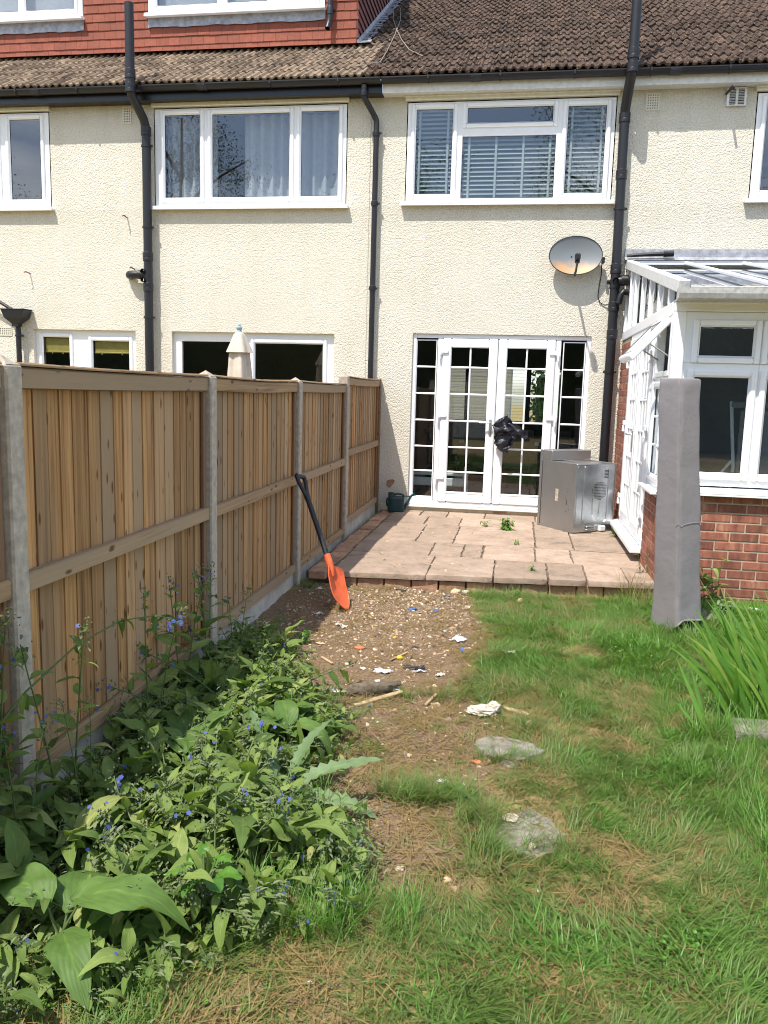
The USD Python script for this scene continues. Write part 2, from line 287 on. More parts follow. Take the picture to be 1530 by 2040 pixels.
leafy('broad_leaf', [(0, (.075, .145, .03)), (1, (.125, .215, .05))], .55, .3, veins=True, spec=.3)
leafy('pale_leaf', [(0, (.13, .21, .09)), (1, (.2, .28, .13))], .6, .3, veins=True)
leafy('stem_green', [(0, (.1, .15, .05)), (1, (.2, .22, .1))], .6, .1, island=True)
leafy('bud_green', [(0, (.17, .21, .10)), (1, (.36, .35, .2))], .7, .25, island=True)
leafy('iris_leaf', [(0, (.085, .21, .03)), (.6, (.15, .30, .045)), (1, (.27, .37, .085))], .4, .4)
leafy('grass_green', [(0, (.12, .20, .04)), (.45, (.235, .335, .08)), (.76, (.36, .42, .14)), (1, (.6, .53, .28))], .5, .35, island=True)
leafy('grass_lush', [(0, (.12, .255, .04)), (.6, (.23, .41, .07)), (1, (.38, .49, .14))], .45, .4, island=True)
leafy('grass_dry', [(0, (.25, .18, .07)), (.5, (.42, .31, .14)), (1, (.58, .47, .26))], .7, .25, island=True)
leafy('grass_mixed', [(0, (.13, .19, .05)), (.4, (.25, .295, .09)), (.65, (.42, .365, .16)), (1, (.58, .48, .26))], .6, .3, island=True)
leafy('tree_leaf', [(0, (.02, .05, .012)), (.6, (.04, .085, .018)), (1, (.07, .12, .025))], .5, .3, island=True)
leafy('weed_green', [(0, (.06, .17, .022)), (1, (.13, .27, .035))], .45, .35)
leafy('petal_blue', [(0, (.09, .13, .45)), (.5, (.18, .21, .55)), (1, (.45, .40, .62))], .6, .3, island=True)
plain('bark', (.12, .09, .06), .95, var=.25, scale=20, bump=.6, bscale=30, dist=.02)

def pane_look(name, tint, ior, gloss=(.95, .97, 1.)):
    f0 = ((ior - 1) / (ior + 1)) ** 2
    look(name, {'lw': ('layer_weight', {'blend': .5}), 'pw': ('math', {'math_type': 'power', 'value2': 5.}), 'f': ('math', {'math_type': 'multiply_add', 'value2': 1 - f0, 'value3': f0}), 't': ('transparent_bsdf', {'color': tint}), 'g': ('glossy_bsdf', {'roughness': .0, 'color': gloss}), 'm': ('mix_closure', {})},
         [('lw.facing', 'pw.value1'), ('pw.value', 'f.value1'), ('f.value', 'm.fac'), ('t.BSDF', 'm.closure1'), ('g.BSDF', 'm.closure2')], surface='m.closure')
pane_look('window_glass', (.80, .84, .84), 2.1)
pane_look('door_glass', (.8, .84, .82), 1.9)
pane_look('roof_glass', (.10, .11, .125), 1.6)
plain('galvanised', (.52, .55, .57), .36, metallic=1., var=.10, scale=9, bump=.05, bscale=5, dist=.01)
plain('grey_panel', (.33, .33, .325), .38, metallic=.75, var=.03, scale=6)
plain('steel', (.6, .6, .58), .3, metallic=1., var=.05)
plain('dish_grey', (.17, .19, .2), .5, var=.09, scale=14)
look('dish_face', {'tc': ('geometry', {}), 'n': ('noise_texture', {'scale': 9., 'detail': 4}), 'sx': ('separate_xyz', {}), 'zr': ('map_range', {'from_min': 3.25, 'from_max': 3.10, 'to_min': 0., 'to_max': 1.35, 'clamp': True}), 'mu': ('math', {'math_type': 'multiply'}),
    'r': ('rgb_ramp', {'ramp': [(.22, (0, 0, 0)), (.62, (.9, .9, .9))]}), 'm': ('mix', {'color1': (.155, .175, .185), 'color2': (.42, .235, .10)}), 'p': ('principled_bsdf', {'roughness': .5})},
    [('tc.position', 'n.vector'), ('tc.position', 'sx.vector'), ('sx.z', 'zr.value'), ('n.fac', 'mu.value1'), ('zr.result', 'mu.value2'), ('mu.value', 'r.fac'), ('r.color', 'm.fac'), ('m.color', 'p.base_color')])
plain('can_green', (.006, .034, .037), .35, var=.12, scale=20)
plain('shovel_orange', (.62, .11, .035), .42, var=.1, scale=16)
plain('bag_black', (.012, .012, .018), .3, var=.2, scale=20, bump=.6, bscale=26, dist=.02)
plain('cover_grey', (.205, .19, .195), .7, var=.04, scale=7, bump=.3, bscale=9, dist=.02)
plain('dirty_cloth', (.46, .41, .34), .9, var=.2, scale=30)
plain('cover_dark', (.045, .043, .045), .8)
plain('parasol_cloth', (.50, .445, .37), .9, var=.06, scale=12, bump=.2, bscale=30, dist=.008)
plain('finial_blue', (.2, .33, .38), .4)
plain('sheer', (.34, .35, .38), .9, var=.05)
plain('blind_slat', (.30, .345, .335), .45, var=.03)
plain('yellow_blind', (.36, .29, .07), .6, var=.1)
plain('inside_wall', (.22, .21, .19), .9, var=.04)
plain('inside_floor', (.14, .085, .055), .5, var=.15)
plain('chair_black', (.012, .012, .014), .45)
plain('white_plastic', (.55, .62, .66), .4, var=.04)
plain('chair_grey', (.18, .2, .23), .6, var=.06)
plain('chip_white', (.50, .43, .33), .85, var=.22, scale=40, per=.25)
plain('chip_buff', (.48, .35, .22), .9, var=.25, scale=40, per=.35)
plain('scrap_white', (.62, .60, .56), .7, var=.08, scale=30, bump=.5, bscale=50, dist=.006)
plain('scrap_blue', (.03, .13, .38), .5, var=.15, scale=30)
plain('scrap_yellow', (.75, .52, .03), .5, var=.1)
plain('scrap_black', (.018, .018, .022), .4, var=.2)
plain('scrap_orange', (.55, .17, .08), .85, var=.12, scale=40)
plain('scrap_film', (.55, .56, .62), .25, var=.2, scale=22)
plain('earth_clod', (.235, .165, .105), .95, var=.3, scale=30, per=.35)
plain('hedge_soil', (.1, .07, .05), .95)
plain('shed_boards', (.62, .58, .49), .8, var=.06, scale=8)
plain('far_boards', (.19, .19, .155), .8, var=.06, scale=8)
plain('shed_felt', (.05, .05, .055), .9)
plain('wire_grey', (.22, .20, .165), .8)
plain('rust', (.2, .1, .05), .8, var=.2)

# ================================================================ ground
def pip(poly, x, y):
    p = np.asarray(poly); inside = np.zeros(x.shape, bool); j = len(p) - 1
    for i in range(len(p)):
        xi, yi, xj, yj = *p[i], *p[j]
        hit = ((yi > y) != (yj > y)) & (x < (xj - xi) * (y - yi) / (yj - yi + 1e-12) + xi)
        inside ^= hit; j = i
    return inside

def soft(poly, x, y, w):
    "1 inside the polygon, falling to 0 over w metres outside, with a ragged edge"
    p = np.asarray(poly, float); d = np.full(x.shape, 1e9)
    for i in range(len(p)):
        a, b = p[i - 1], p[i]; ab = b - a
        t = np.clip(((x - a[0]) * ab[0] + (y - a[1]) * ab[1]) / (ab @ ab), 0, 1)
        d = np.minimum(d, np.hypot(x - a[0] - t * ab[0], y - a[1] - t * ab[1]))
    d = np.where(pip(poly, x, y), -d, d)
    return np.clip(.5 - d / w, 0, 1)

SOIL_A = [(-1.80, 6.5), (-.45, 6.7), (-.16, 5.57), (-.15, 4.62), (-.27, 4.26), (-.94, 3.96), (-1.3, 4.3), (-1.8, 4.5)]
SOIL_B = [(-.98, 4.05), (-.3, 4.4), (.02, 4.1), (.12, 3.5), (-.02, 3.24), (-.02, 2.5), (-.5, 2.4), (-.78, 3.05), (-.66, 3.54)]
SOIL_C = [(-.85, 1.95), (-.55, 2.12), (-.3, 2.15), (-.22, 1.7), (-.75, 1.5)]
SPOTS = [((.44, 5.16), .2, .55), ((.03, 2.36), .2, .5), ((.42, 3.77), .16, .5), ((.02, 3.55), .2, .7), ((.1, 2.88), .22, .75), ((.42, 2.75), .2, .5), ((.3, 2.45), .22, .5), ((.15, 3.3), .2, .5), ((-.1, 2.4), .2, .45), ((.25, 2.2), .25, .35), ((.55, 4.5), .2, .35), ((.0, 2.6), .18, .4), ((.2, 3.2), .2, .4), ((.9, 6.75), .35, .25), ((.5, 6.45), .3, .3)]
def bareness(x, y):
    x = np.asarray(x, float); y = np.asarray(y, float)
    P = np.stack([x, y, np.zeros_like(x)], -1)
    wob = (meshkit.fbm(P * 3.5, 4, 3) - .5) * .5
    wx, wy = x + wob * .6, y + (meshkit.fbm(P * 3.5 + 9, 4, 5) - .5) * .4
    b = np.maximum.reduce([soft(SOIL_A, wx, wy, .22), soft(SOIL_B, wx, wy, .3) * .92, soft(SOIL_C, wx, wy, .25) * .66])
    for (cx, cy), r, k in SPOTS:
        b = np.maximum(b, k * np.clip(1.3 - np.hypot(wx - cx, (wy - cy)) / r, 0, 1))
    b = np.maximum(b, np.clip((meshkit.fbm(P * 2.2 + 4, 4, 8) - .58) * 3.5, 0, .45))
    return np.clip(b, 0, 1)

def axis(lo, a, b, hi, fine):
    return np.unique(np.round(np.concatenate([np.linspace(lo, a, 16)[:-1], np.arange(a, b, fine), np.linspace(b, hi, 16)]), 4))
def height(x, y):
    P = np.stack([x, y, np.zeros_like(x)], -1)
    near = np.clip(1 - np.maximum(np.abs(x - .5) - 3.5, 0) / 2, 0, 1)
    h = (meshkit.fbm(P * 1.6, 3, 1) - .5) * .05 + (meshkit.fbm(P * 14, 3, 2) - .5) * .022
    return np.where(y > 6.55, -.03, h * near - .004) + np.where((y > 5.9) & (y <= 6.55), .01, 0)
xs, ys = axis(-120, -2.4, 3.6, 120, .03), axis(-120, 1.2, 6.9, 120, .03)
gx, gy = np.meshgrid(xs, ys, indexing='ij')
gz = height(gx, gy)
nx, ny = gx.shape
i0 = (np.arange(nx - 1)[:, None] * ny + np.arange(ny - 1)[None]).ravel()
gf = np.stack([i0, i0 + ny, i0 + ny + 1, i0 + 1], 1); gf = np.vstack([gf[:, [0, 1, 2]], gf[:, [0, 2, 3]]])
gv = np.stack([gx, gy, gz], -1).reshape(-1, 3)
ground = usdkit.mesh(stage, '/World/ground', (gv, gf), MAT['earth'], smooth=True)
UsdGeom.PrimvarsAPI(ground).CreatePrimvar('bare', Sdf.ValueTypeNames.FloatArray, 'vertex').Set(Vt.FloatArray.FromNumpy(bareness(gv[:, 0], gv[:, 1]).astype(np.float32)))
tag(ground, 'bare soil and worn turf of the back garden running up to the patio', 'ground', None, 'structure')

# ================================================================ patio
PZ = .125
patio = UsdGeom.Xform.Define(stage, '/World/patio').GetPrim()
tag(patio, 'low patio of uneven buff sandstone slabs against the house wall', 'patio', None, 'structure')
obj('bed', MB().plate(Polygon([(-1.70, 6.50), (-1.52, 6.58), (1.29, 6.93), (1.29, 10.245), (-1.70, 10.245)]), -.1, PZ - .016, 'xy'), 'dirt_joint', patio)

def slab(name, pts, z0, z1, mat, parent, seed=0, edge=.007, rough=.0038, label=None):
    "a riven stone: uneven outline, softened arris, slightly dished top"
    r = np.random.default_rng(seed); P = []
    pts = np.asarray(pts, float)
    for a, b in zip(pts, np.roll(pts, -1, 0)):
        k = max(2, int(np.linalg.norm(b - a) / .07))
        for t in np.linspace(0, 1, k, endpoint=False): P.append(a + (b - a) * t)
    P = np.array(P); c = P.mean(0); n = len(P)
    P = P + r.normal(0, rough, P.shape)
    d = (c - P) / np.linalg.norm(c - P, axis=1, keepdims=True)
    tilt = r.normal(0, .0035, 2); zt = lambda q: z1 + (q - c) @ tilt + r.normal(0, .0012, len(q))
    rings = [np.c_[P, np.full(n, z0)], np.c_[P, zt(P) - edge], np.c_[P + d * edge * 1.2, zt(P)], np.c_[P + (c - P) * .5, zt(P)]]
    v = np.vstack(rings + [np.r_[c, z1][None]]); f = []
    for k in range(3):
        for i in range(n):
            a, b = k * n + i, k * n + (i + 1) % n
            f += [(a, b, b + n), (a, b + n, a + n)]
    f += [(3 * n + i, 3 * n + (i + 1) % n, 4 * n) for i in range(n)]
    return obj(name, (v, np.array(f)), mat, parent, smooth=40, label=label)

rows = [((6.47, 6.80), 7.38, [-1.50, -.70, -.15, .30, .62, .95, 1.27]), (7.38, 8.07, [-1.50, -.77, -.47, -.28, .21, .55, 1.24]),
        (8.07, 9.16, [-1.50, -.98, -.60, .22, .60, 1.22]), (9.16, 9.78, [-1.50, -1.02, -.62, .22, .72, 1.16]), (9.78, 10.22, [-1.50, -1.15, -.82, -.36, .25, .8, 1.16])]
k = 0
for y0, y1, xe in rows:
    for a, b in zip(xe[:-1], xe[1:]):
        g = .0045 + .004 * RNG.random()
        ya = (lambda x: y0[0] + (y0[1] - y0[0]) * (x + 1.5) / 2.8) if isinstance(y0, tuple) else (lambda x: y0)
        j = RNG.normal(0, .012, 4)
        slab('paving_slab', [(a + g, ya(a) + g + j[0] * .5 + .006), (b - g, ya(b) + g + j[1] * .5 + .006), (b - g, y1 - g + j[2] * .5 - .006), (a + g, y1 - g + j[3] * .5 - .006)], PZ - .05, PZ + RNG.normal(0, .003), 'sandstone', patio, 100 + k); k += 1
y = 6.46
while y < 10.1:            # brick edging along the fence
    L = .205 + RNG.normal(0, .006)
    T = rotT((0, 0, 1), RNG.normal(0, .03), (-1.595 + RNG.normal(0, .006), y + L / 2, PZ - .038 + RNG.normal(0, .006)))
    obj('edging_brick', MB().box(-.075, .075, -L / 2, L / 2, -.04, .033, .008, T), 'brick_buff', patio); y += L + .012
x = -1.50
while x < 1.2:             # brick course under the front slabs
    L = .215
    yy = 6.50 + .33 * (x + L / 2 + 1.5) / 2.8 + RNG.normal(0, .004)
    obj('riser_brick', MB().box(-L / 2, L / 2, -.05, .05, -.06, PZ - .05 - .006, .006, rotT((0, 0, 1), .117, (x + L / 2, yy + .06, 0))), 'brick_buff', patio); x += L + .011

# ================================================================ joinery builders
def ring(x0, x1, z0, z1, w, y0, y1, c=.006, m=None):
    "four chamfered bars round a rectangle whose OUTER edge is given; bars are w wide"
    m = m or MB()
    m.box(x0, x0 + w, y0, y1, z0, z1, c); m.box(x1 - w, x1, y0, y1, z0, z1, c)
    m.box(x0 + w, x1 - w, y0 + .0015, y1, z1 - w, z1 - .0005, c); m.box(x0 + w, x1 - w, y0 + .0015, y1, z0 + .0005, z0 + w, c)
    return m

def pane_quad(x0, x1, z0, z1, y):
    return np.array([[x0, y, z0], [x1, y, z0], [x1, y, z1], [x0, y, z1]], float), np.array([[0, 1, 2], [0, 2, 3]])

def bead(x0, x1, z0, z1, y0, y1, w):
    "sloping glazing bead: a picture-frame wedge from outer-proud to the glass"
    o = [(x0, y0, z0), (x1, y0, z0), (x1, y0, z1), (x0, y0, z1)]; i = [(x0 + w, y1, z0 + w), (x1 - w, y1, z0 + w), (x1 - w, y1, z1 - w), (x0 + w, y1, z1 - w)]
    return np.array(o + i, float), np.array([[a, (a + 1) % 4, (a + 1) % 4 + 4, a + 4] for a in range(4)])

def window(parent, x0, x1, z0, z1, yf, lights, sill=None, head=None, glass='window_glass', mat='white_upvc', label=None, name='window'):
    """a uPVC casement window: outer frame with mullions, sashes with beads, panes, sill.
    lights: (glass x0, x1, z0, z1, has a sash)"""
    holes = []
    for gx0, gx1, gz0, gz1, s in lights:
        e = .052 if s else .012
        holes.append(rect(gx0 - e, gz0 - e, gx1 + e, gz1 + e))
    frame = rect(x0, z0, x1, z1).difference(unary_union(holes))
    w = obj(name, MB().plate(frame, yf + .012, yf + .075), mat, parent, label=label)
    for gx0, gx1, gz0, gz1, s in lights:
        if s:
            m = ring(gx0 - .058, gx1 + .058, gz0 - .058, gz1 + .058, .046, yf - .012, yf + .045, .010)
            m.add(*bead(gx0 - .0125, gx1 + .0125, gz0 - .0125, gz1 + .0125, yf - .008, yf + .016, .0125))
            obj('sash', m, mat, w)
        else:
            obj('glazing_bead', MB().add(*bead(gx0 - .012, gx1 + .012, gz0 - .012, gz1 + .012, yf + .0125, yf + .022, .012)), mat, w)
        obj('gasket', MB().add(*bead(gx0, gx1, gz0, gz1, yf + .015, yf + .021, .004)), 'black_plastic', w)
        obj('pane', pane_quad(gx0 - .004, gx1 + .004, gz0 - .004, gz1 + .004, yf + .0225), glass, w)
    if sill:
        obj('sill', MB().box(x0 - sill, x1 + sill * .8, yf - .07, yf + .05, z0 - .032, z0 - .001, .008).box(x0 - sill, x1 + sill * .8, yf - .07, yf - .055, z0 - .045, z0 - .033, .003), mat, w)
    if head:
        obj('head_board', MB().box(x0 - .02, x1 + .02, yf - .035, yf + .02, z1 + .004, head, .006).box(x0 - .03, x1 + .03, yf - .05, yf + .02, head - .022, head + .001, .005), 'cream_board', w)
    return w

def wall_mesh(outer, holes, y0, y1):
    return MB().plate(outer.difference(unary_union(holes)), y0, y1)

YW = 10.25
# ================================================================ left house
SLOPE = math.atan(.63)
EY, EZ = 9.99, 5.245         # eave: lower edge of the tiles
left = thing('terraced_house', 'cream roughcast terraced house with red tile-hung dormer behind the wooden fence', 'house', group=None)
LWIN = (-4.74, -2.24, 3.862, 5.05); FWIN = (-8.2, -6.17, 3.862, 5.05); PDOOR = (-4.53, -2.36, .2, 2.31); KWIN = (-6.5, -5.035, 1.0, 2.31)
def hole(r, e=.012): return rect(r[0] + e, r[2] + e, r[1] - e, r[3] - e)
obj('wall', wall_mesh(rect(-9.5, -.1, -1.953, 5.14), [hole(LWIN), hole(FWIN), hole(PDOOR, 0), hole(KWIN, 0)], YW, YW + .28), 'cream_roughcast', left)
window(left, *LWIN, YW - .012, [(-4.596, -4.134, 3.975, 4.965, 1), (-3.967, -2.974, 3.975, 4.962, 1), (-2.82, -2.354, 3.978, 4.968, 1)], .045, 5.125, label='wide three-light upstairs window with sheer curtains')
window(left, *FWIN, YW - .012, [(-7.9, -6.93, 3.973, 4.963, 1), (-6.735, -6.31, 3.973, 4.963, 1)], .045, 5.125, label='upstairs window cut by the left edge of the picture')
window(left, *PDOOR, YW + .05, [(-4.415, -3.60, .32, 2.19, 0), (-3.418, -2.522, .34, 2.18, 1)], label='sliding patio door behind the closed parasol', name='patio_door')
kw = window(left, *KWIN, YW + .05, [(-6.395, -6.02, 1.12, 2.21, 1), (-5.675, -5.165, 1.12, 2.17, 1)], .02, label='kitchen window with rolled-up yellow blinds')
for a, b in ((-6.385, -6.03), (-5.665, -5.175)):
    obj('roller_blind', MB().box(a, b, YW + .10, YW + .105, 2.02, 2.2, .001).tube([(a, YW + .10, 2.02), (b, YW + .10, 2.02)], .012, 8).tube([(a + .1, YW + .095, 1.99), (a + .1, YW + .095, 2.03)], .008, 6).tube([(b - .1, YW + .095, 1.99), (b - .1, YW + .095, 2.03)], .008, 6), 'yellow_blind', kw)
def shell(parent, x0, x1, far=None):
    m = MB()
    m.box(x0, x1, YW + .28, 14.5, 2.55, 2.75); m.box(x0, x1, YW + .28, 14.5, 5.16, 5.2)
    m.plate(rect(x0, -.1, x1, 5.2).difference(rect(*far)) if far else rect(x0, -.1, x1, 5.2), 14.5, 14.7); m.box(x0, x0 + .1, YW + .285, 14.5, -.1, 5.15); m.box(x1 - .1, x1, YW + .285, 14.5, -.1, 5.15)
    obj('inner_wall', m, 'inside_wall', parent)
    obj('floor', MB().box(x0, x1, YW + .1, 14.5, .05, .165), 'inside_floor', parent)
shell(left, -9.5, -1.956)

def eaves(parent, x0, x1, fascia, gutter_label=None, slant=0):
    y0 = 10.085
    obj('fascia', MB().box(x0, x1, y0, y0 + .02, 5.095, 5.235, .003).box(x0, x1, y0 + .021, YW + .02, 5.098, 5.112), fascia, parent)
    n = 14; ang = np.linspace(PI, 2 * PI, n); prof = [(10.03 + .056 * math.cos(a), 5.232 + .058 * math.sin(a)) for a in ang] + [(10.03 + .052 * math.cos(a), 5.232 + .053 * math.sin(a)) for a in ang[::-1]]
    g = obj('gutter', MB().plate(Polygon(prof), x0, x1, 'yz').box(x0, x1, 9.969, 9.979, 5.222, 5.238, .003), 'black_plastic', parent)
    x = x0 + .55
    while x < x1:
        arc = [(x, 10.03 + .061 * math.cos(a), 5.232 + .063 * math.sin(a)) for a in np.linspace(PI, 2 * PI, 10)]
        obj('gutter_bracket', MB().tube(arc, .006, 6).box(x - .012, x + .012, 9.962, 9.972, 5.2, 5.243, .003), 'black_plastic', g); x += .83
    for x in np.arange(x0 + 1.1, x1, 2.2):
        arc = [(10.03 + .062 * math.cos(a), 5.232 + .064 * math.sin(a)) for a in ang] + [(10.03 + .055 * math.cos(a), 5.232 + .056 * math.sin(a)) for a in ang[::-1]]
        obj('gutter_union', MB().plate(Polygon(arc), x - .06, x + .06, 'yz'), 'scuffed_black', g)
eaves(left, -9.5, -1.80, 'black_board')

# tiles: double-rolled interlocking, laid in courses
TW, TG = .192, .297
def roof_tile_mesh(r, lift=0., wear=0.):
    "one tile in its own frame: x across, y up the slope, z out of the slope"
    L, th = TG + .07, .018
    xs_ = np.array([0, .018, .034, .058, .072, .095, .113, .129, .153, .167, .19]); zs_ = np.array([0, .004, .026, .026, .004, 0, .004, .024, .024, .004, 0]) + .006
    zs_ = zs_ + r.normal(0, .0012 + wear * .002, len(xs_))
    V, F = [], []
    for y_, dz in ((0., lift + .02), (.012, lift + .024), (L, .003)):
        for x_, z_ in zip(xs_, zs_): V.append((x_ - TW / 2, y_ + (r.normal(0, .002 + wear * .004) if y_ == 0 else 0), z_ + dz))
    n = len(xs_)
    for k_ in range(2):
        for i in range(n - 1):
            a = k_ * n + i; F += [(a, a + 1, a + n + 1), (a, a + n + 1, a + n)]
    base = len(V)
    for x_, z_ in zip(xs_, zs_): V.append((x_ - TW / 2, .001, z_ + lift + .02 - th - .007))
    for i in range(n - 1): F += [(base + i, base + i + 1, i + 1), (base + i, i + 1, i)]
    for i in range(n - 1): F += [(base + i, 2 * n + i + 1, base + i + 1), (base + i, 2 * n + i, 2 * n + i + 1)]
    return np.array(V), np.array(F)
def on_slope(v, x, s):
    c, s_ = math.cos(SLOPE), math.sin(SLOPE)
    X = v[:, 0] + x; S = v[:, 1] + s; N = v[:, 2]
    return np.stack([X, EY + S * c - N * s_, EZ + S * s_ + N * c], 1)
def lay_tiles(roof, x0, x1, rows_, mat, wear, skip=None, seed=1, most=300, far=None):
    r = np.random.default_rng(seed); rest = MB(); count = 0
    for i in range(rows_):
        off = 0.0
        for x in np.arange(x0 + TW / 2, x1, TW):
            if skip and skip(x, i): continue
            v, f = roof_tile_mesh(r, r.uniform(0, .005 + .006 * wear), wear)
            v = on_slope(v, x + off + r.normal(0, .002), i * TG)
            if count < most and not (far and far(x, i)): obj('roof_tile', (v, f), mat, roof, smooth=35); count += 1
            else: rest.add(v, f)
    if rest.n: obj('roof_tile_field', rest, mat, roof, smooth=35, kind='stuff')

def deck(x0, x1, smax):
    c = math.cos(SLOPE); t_ = .12
    v = np.array([[x0, EY + t_ * c, EZ - .01 + t_ * math.sin(SLOPE)], [x1, EY + t_ * c, EZ - .01 + t_ * math.sin(SLOPE)], [x1, EY + smax * c, EZ + smax * math.sin(SLOPE) - .01], [x0, EY + smax * c, EZ + smax * math.sin(SLOPE) - .01]])
    w = v + [0, .02, -.04]
    return np.vstack([v, w]), np.array([[0, 1, 2, 3], [7, 6, 5, 4], [0, 4, 5, 1], [1, 5, 6, 2], [2, 6, 7, 3], [3, 7, 4, 0]])
lroof = obj('roof', MB().add(*deck(-9.5, -2.09, 7.)), 'tile_tan', left)
DY, DX = 11.35, -2.37       # dormer face and its right-hand cheek
lay_tiles(lroof, -9.5 + .05, -2.04, 6, 'tile_tan', .3, skip=lambda x, i: i * TG > (DY - EY) / math.cos(SLOPE) - .02, seed=2, far=lambda x, i: x < -7.7)

# dormer, hung with plain red tiles
D1 = (-8.2, -6.274, 6.637, 7.95); D2 = (-5.303, -2.821, 6.621, 7.95)
dw = MB().plate(rect(-9.5, 6.05, DX - .03, 8.35).difference(unary_union([hole(D1), hole(D2)])), DY + .03, DY + .13)
dw.plate(Polygon([(DY + .13, 6.1), (DY + .13, 8.35), (15.2, 8.35)]), DX - .16, DX - .03, 'yz')
dw.box(-9.5, DX + .1, DY - .12, 15.2, 8.355, 8.5)
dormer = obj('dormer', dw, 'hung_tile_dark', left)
for D, sh in ((D1, [(-8.09, -7.25, 6.755, 7.85, 0), (-7.12, -6.40, 6.755, 7.85, 1)]), (D2, [(-5.168, -4.316, 6.734, 7.85, 1), (-4.165, -3.614, 6.734, 7.85, 0), (-3.452, -2.945, 6.734, 7.85, 1)])):
    dwin = window(left, D[0], D[1], D[2], D[3], DY - .03, sh, .03, label='dormer window over the red hung tiles')
    ap = MB(); N_ = 40
    for i in range(N_):            # dressed lead apron below the sill
        a, b = D[0] - .01 + (D[1] - D[0] + .02) * i / N_, D[0] - .01 + (D[1] - D[0] + .02) * (i + 1) / N_
        za, zb = (6.462 + .005 * math.sin(q_ * .5) + .004 * math.sin(q_ * 1.31) for q_ in (i, i + 1))
        ap.add([(a, DY - .012, za), (b, DY - .012, zb), (b, DY - .006, 6.62), (a, DY - .006, 6.62)], [(0, 1, 2), (0, 2, 3)])
    obj('lead_apron', ap, 'lead', dormer, smooth=True)
    obj('curtain', MB().box(D[0] + .1, D[1] - .1, DY + .11, DY + .115, D[2], D[3]), 'sheer', dwin)
HW, HG = .170, .1135
def hung_tile(r, x0, x1, z, h=HG):
    kick = r.uniform(0, .004)
    m = MB(); y0 = DY
    v = [(x0, y0 - .004 - kick, z), (x1, y0 - .004 - kick, z), (x1, y0 + .008, z + h + .03), (x0, y0 + .008, z + h + .03), (x0, y0 + .012, z + .001), (x1, y0 + .012, z + .001)]
    return m.add(v, np.array([(0, 1, 2), (0, 2, 3), (4, 5, 1), (4, 1, 0), (0, 3, 4), (1, 5, 2)]))
r = np.random.default_rng(5); count = 0; zb = 6.118
for i in range(11):
    z = zb + i * HG; off = (i % 2) * HW / 2
    for x in np.arange(-8.0 + off, DX, HW):
        x0, x1 = x + .0015, min(x + HW - .0015, DX + .004)
        if x1 - x0 < .03: continue
        clash = False
        for D in (D1, D2):
            if z + HG > 6.472 and x1 > D[0] - .01 and x0 < D[1] + .01:
                if x0 < D[0] - .04: x1 = D[0] - .012
                elif x1 > D[1] + .04: x0 = D[1] + .012
                else: clash = True
        if clash or x1 - x0 < .03: continue
        dz = r.normal(0, .0015)
        obj('hung_tile', hung_tile(r, x0, x1, z + dz), 'hung_tile', dormer); count += 1
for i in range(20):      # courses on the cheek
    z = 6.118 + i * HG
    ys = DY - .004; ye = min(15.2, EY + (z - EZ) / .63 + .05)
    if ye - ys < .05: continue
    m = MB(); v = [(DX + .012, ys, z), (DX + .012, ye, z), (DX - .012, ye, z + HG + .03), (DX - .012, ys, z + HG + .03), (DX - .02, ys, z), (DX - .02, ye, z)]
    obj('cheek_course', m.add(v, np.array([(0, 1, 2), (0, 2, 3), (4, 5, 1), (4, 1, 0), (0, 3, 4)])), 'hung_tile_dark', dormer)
# lead at the foot of the dormer and up its cheek
fl = MB(); N_ = 70
for i in range(N_):
    a, b = -8.6 + (DX + .22 + 8.6) * i / N_, -8.6 + (DX + .22 + 8.6) * (i + 1) / N_
    w0, w1 = .006 * math.sin(i * .9), .006 * math.sin((i + 1) * .9)
    fl.add([(a, DY - .17 + w0, 6.098 + w0 * .6), (b, DY - .17 + w1, 6.098 + w1 * .6), (b, DY - .025, 6.15), (a, DY - .025, 6.15), (b, DY + .014, 6.165), (a, DY + .014, 6.165)], [(0, 1, 2), (0, 2, 3), (3, 2, 4), (3, 4, 5)])
obj('lead_flashing', fl, 'lead_pale', lroof, smooth=True)
fc = MB(); N_ = 22
for i in range(N_):
    s0, s1 = 1.52 + i * .17, 1.52 + (i + 1) * .17
    for (xa, na), (xb, nb) in (((DX + .014, .10), (DX + .03, .055)), ((DX + .03, .055), (DX + .15 + .02 * math.sin(i * 2.1), .052))):
        q = on_slope(np.array([(xa, 0, na), (xb, 0, nb), (xb, s1 - s0 + .012, nb - .008), (xa, s1 - s0 + .012, na - .004)], float), 0, s0)
        fc.add(q, [(0, 1, 2), (0, 2, 3)])
obj('cheek_flashing', fc, 'lead', lroof)
# short rainwater pipe on the dormer
px_ = -2.735
dp = MB().tube([(px_, DY - .07, 8.3), (px_, DY - .07, 6.46), (px_ - .012, DY - .09, 6.37), (px_ - .02, DY - .115, 6.31)], .034, 14, caps=False)
dp.lathe([(.03, 0), (.041, 0), (.041, .09), (.035, .10)], (px_, DY - .07, 6.50), 14)
dp.lathe([(.03, 0), (.041, 0), (.041, .05), (.035, .06)], (px_, DY - .07, 6.79), 14)
dp.box(px_ - .06, px_ + .06, DY - .04, DY - .006, 6.56, 6.575, .003)
tag(obj('downpipe', dp, 'scuffed_black', smooth=40), 'short dark pipe with open end on the red tile-hung dormer', 'pipe')

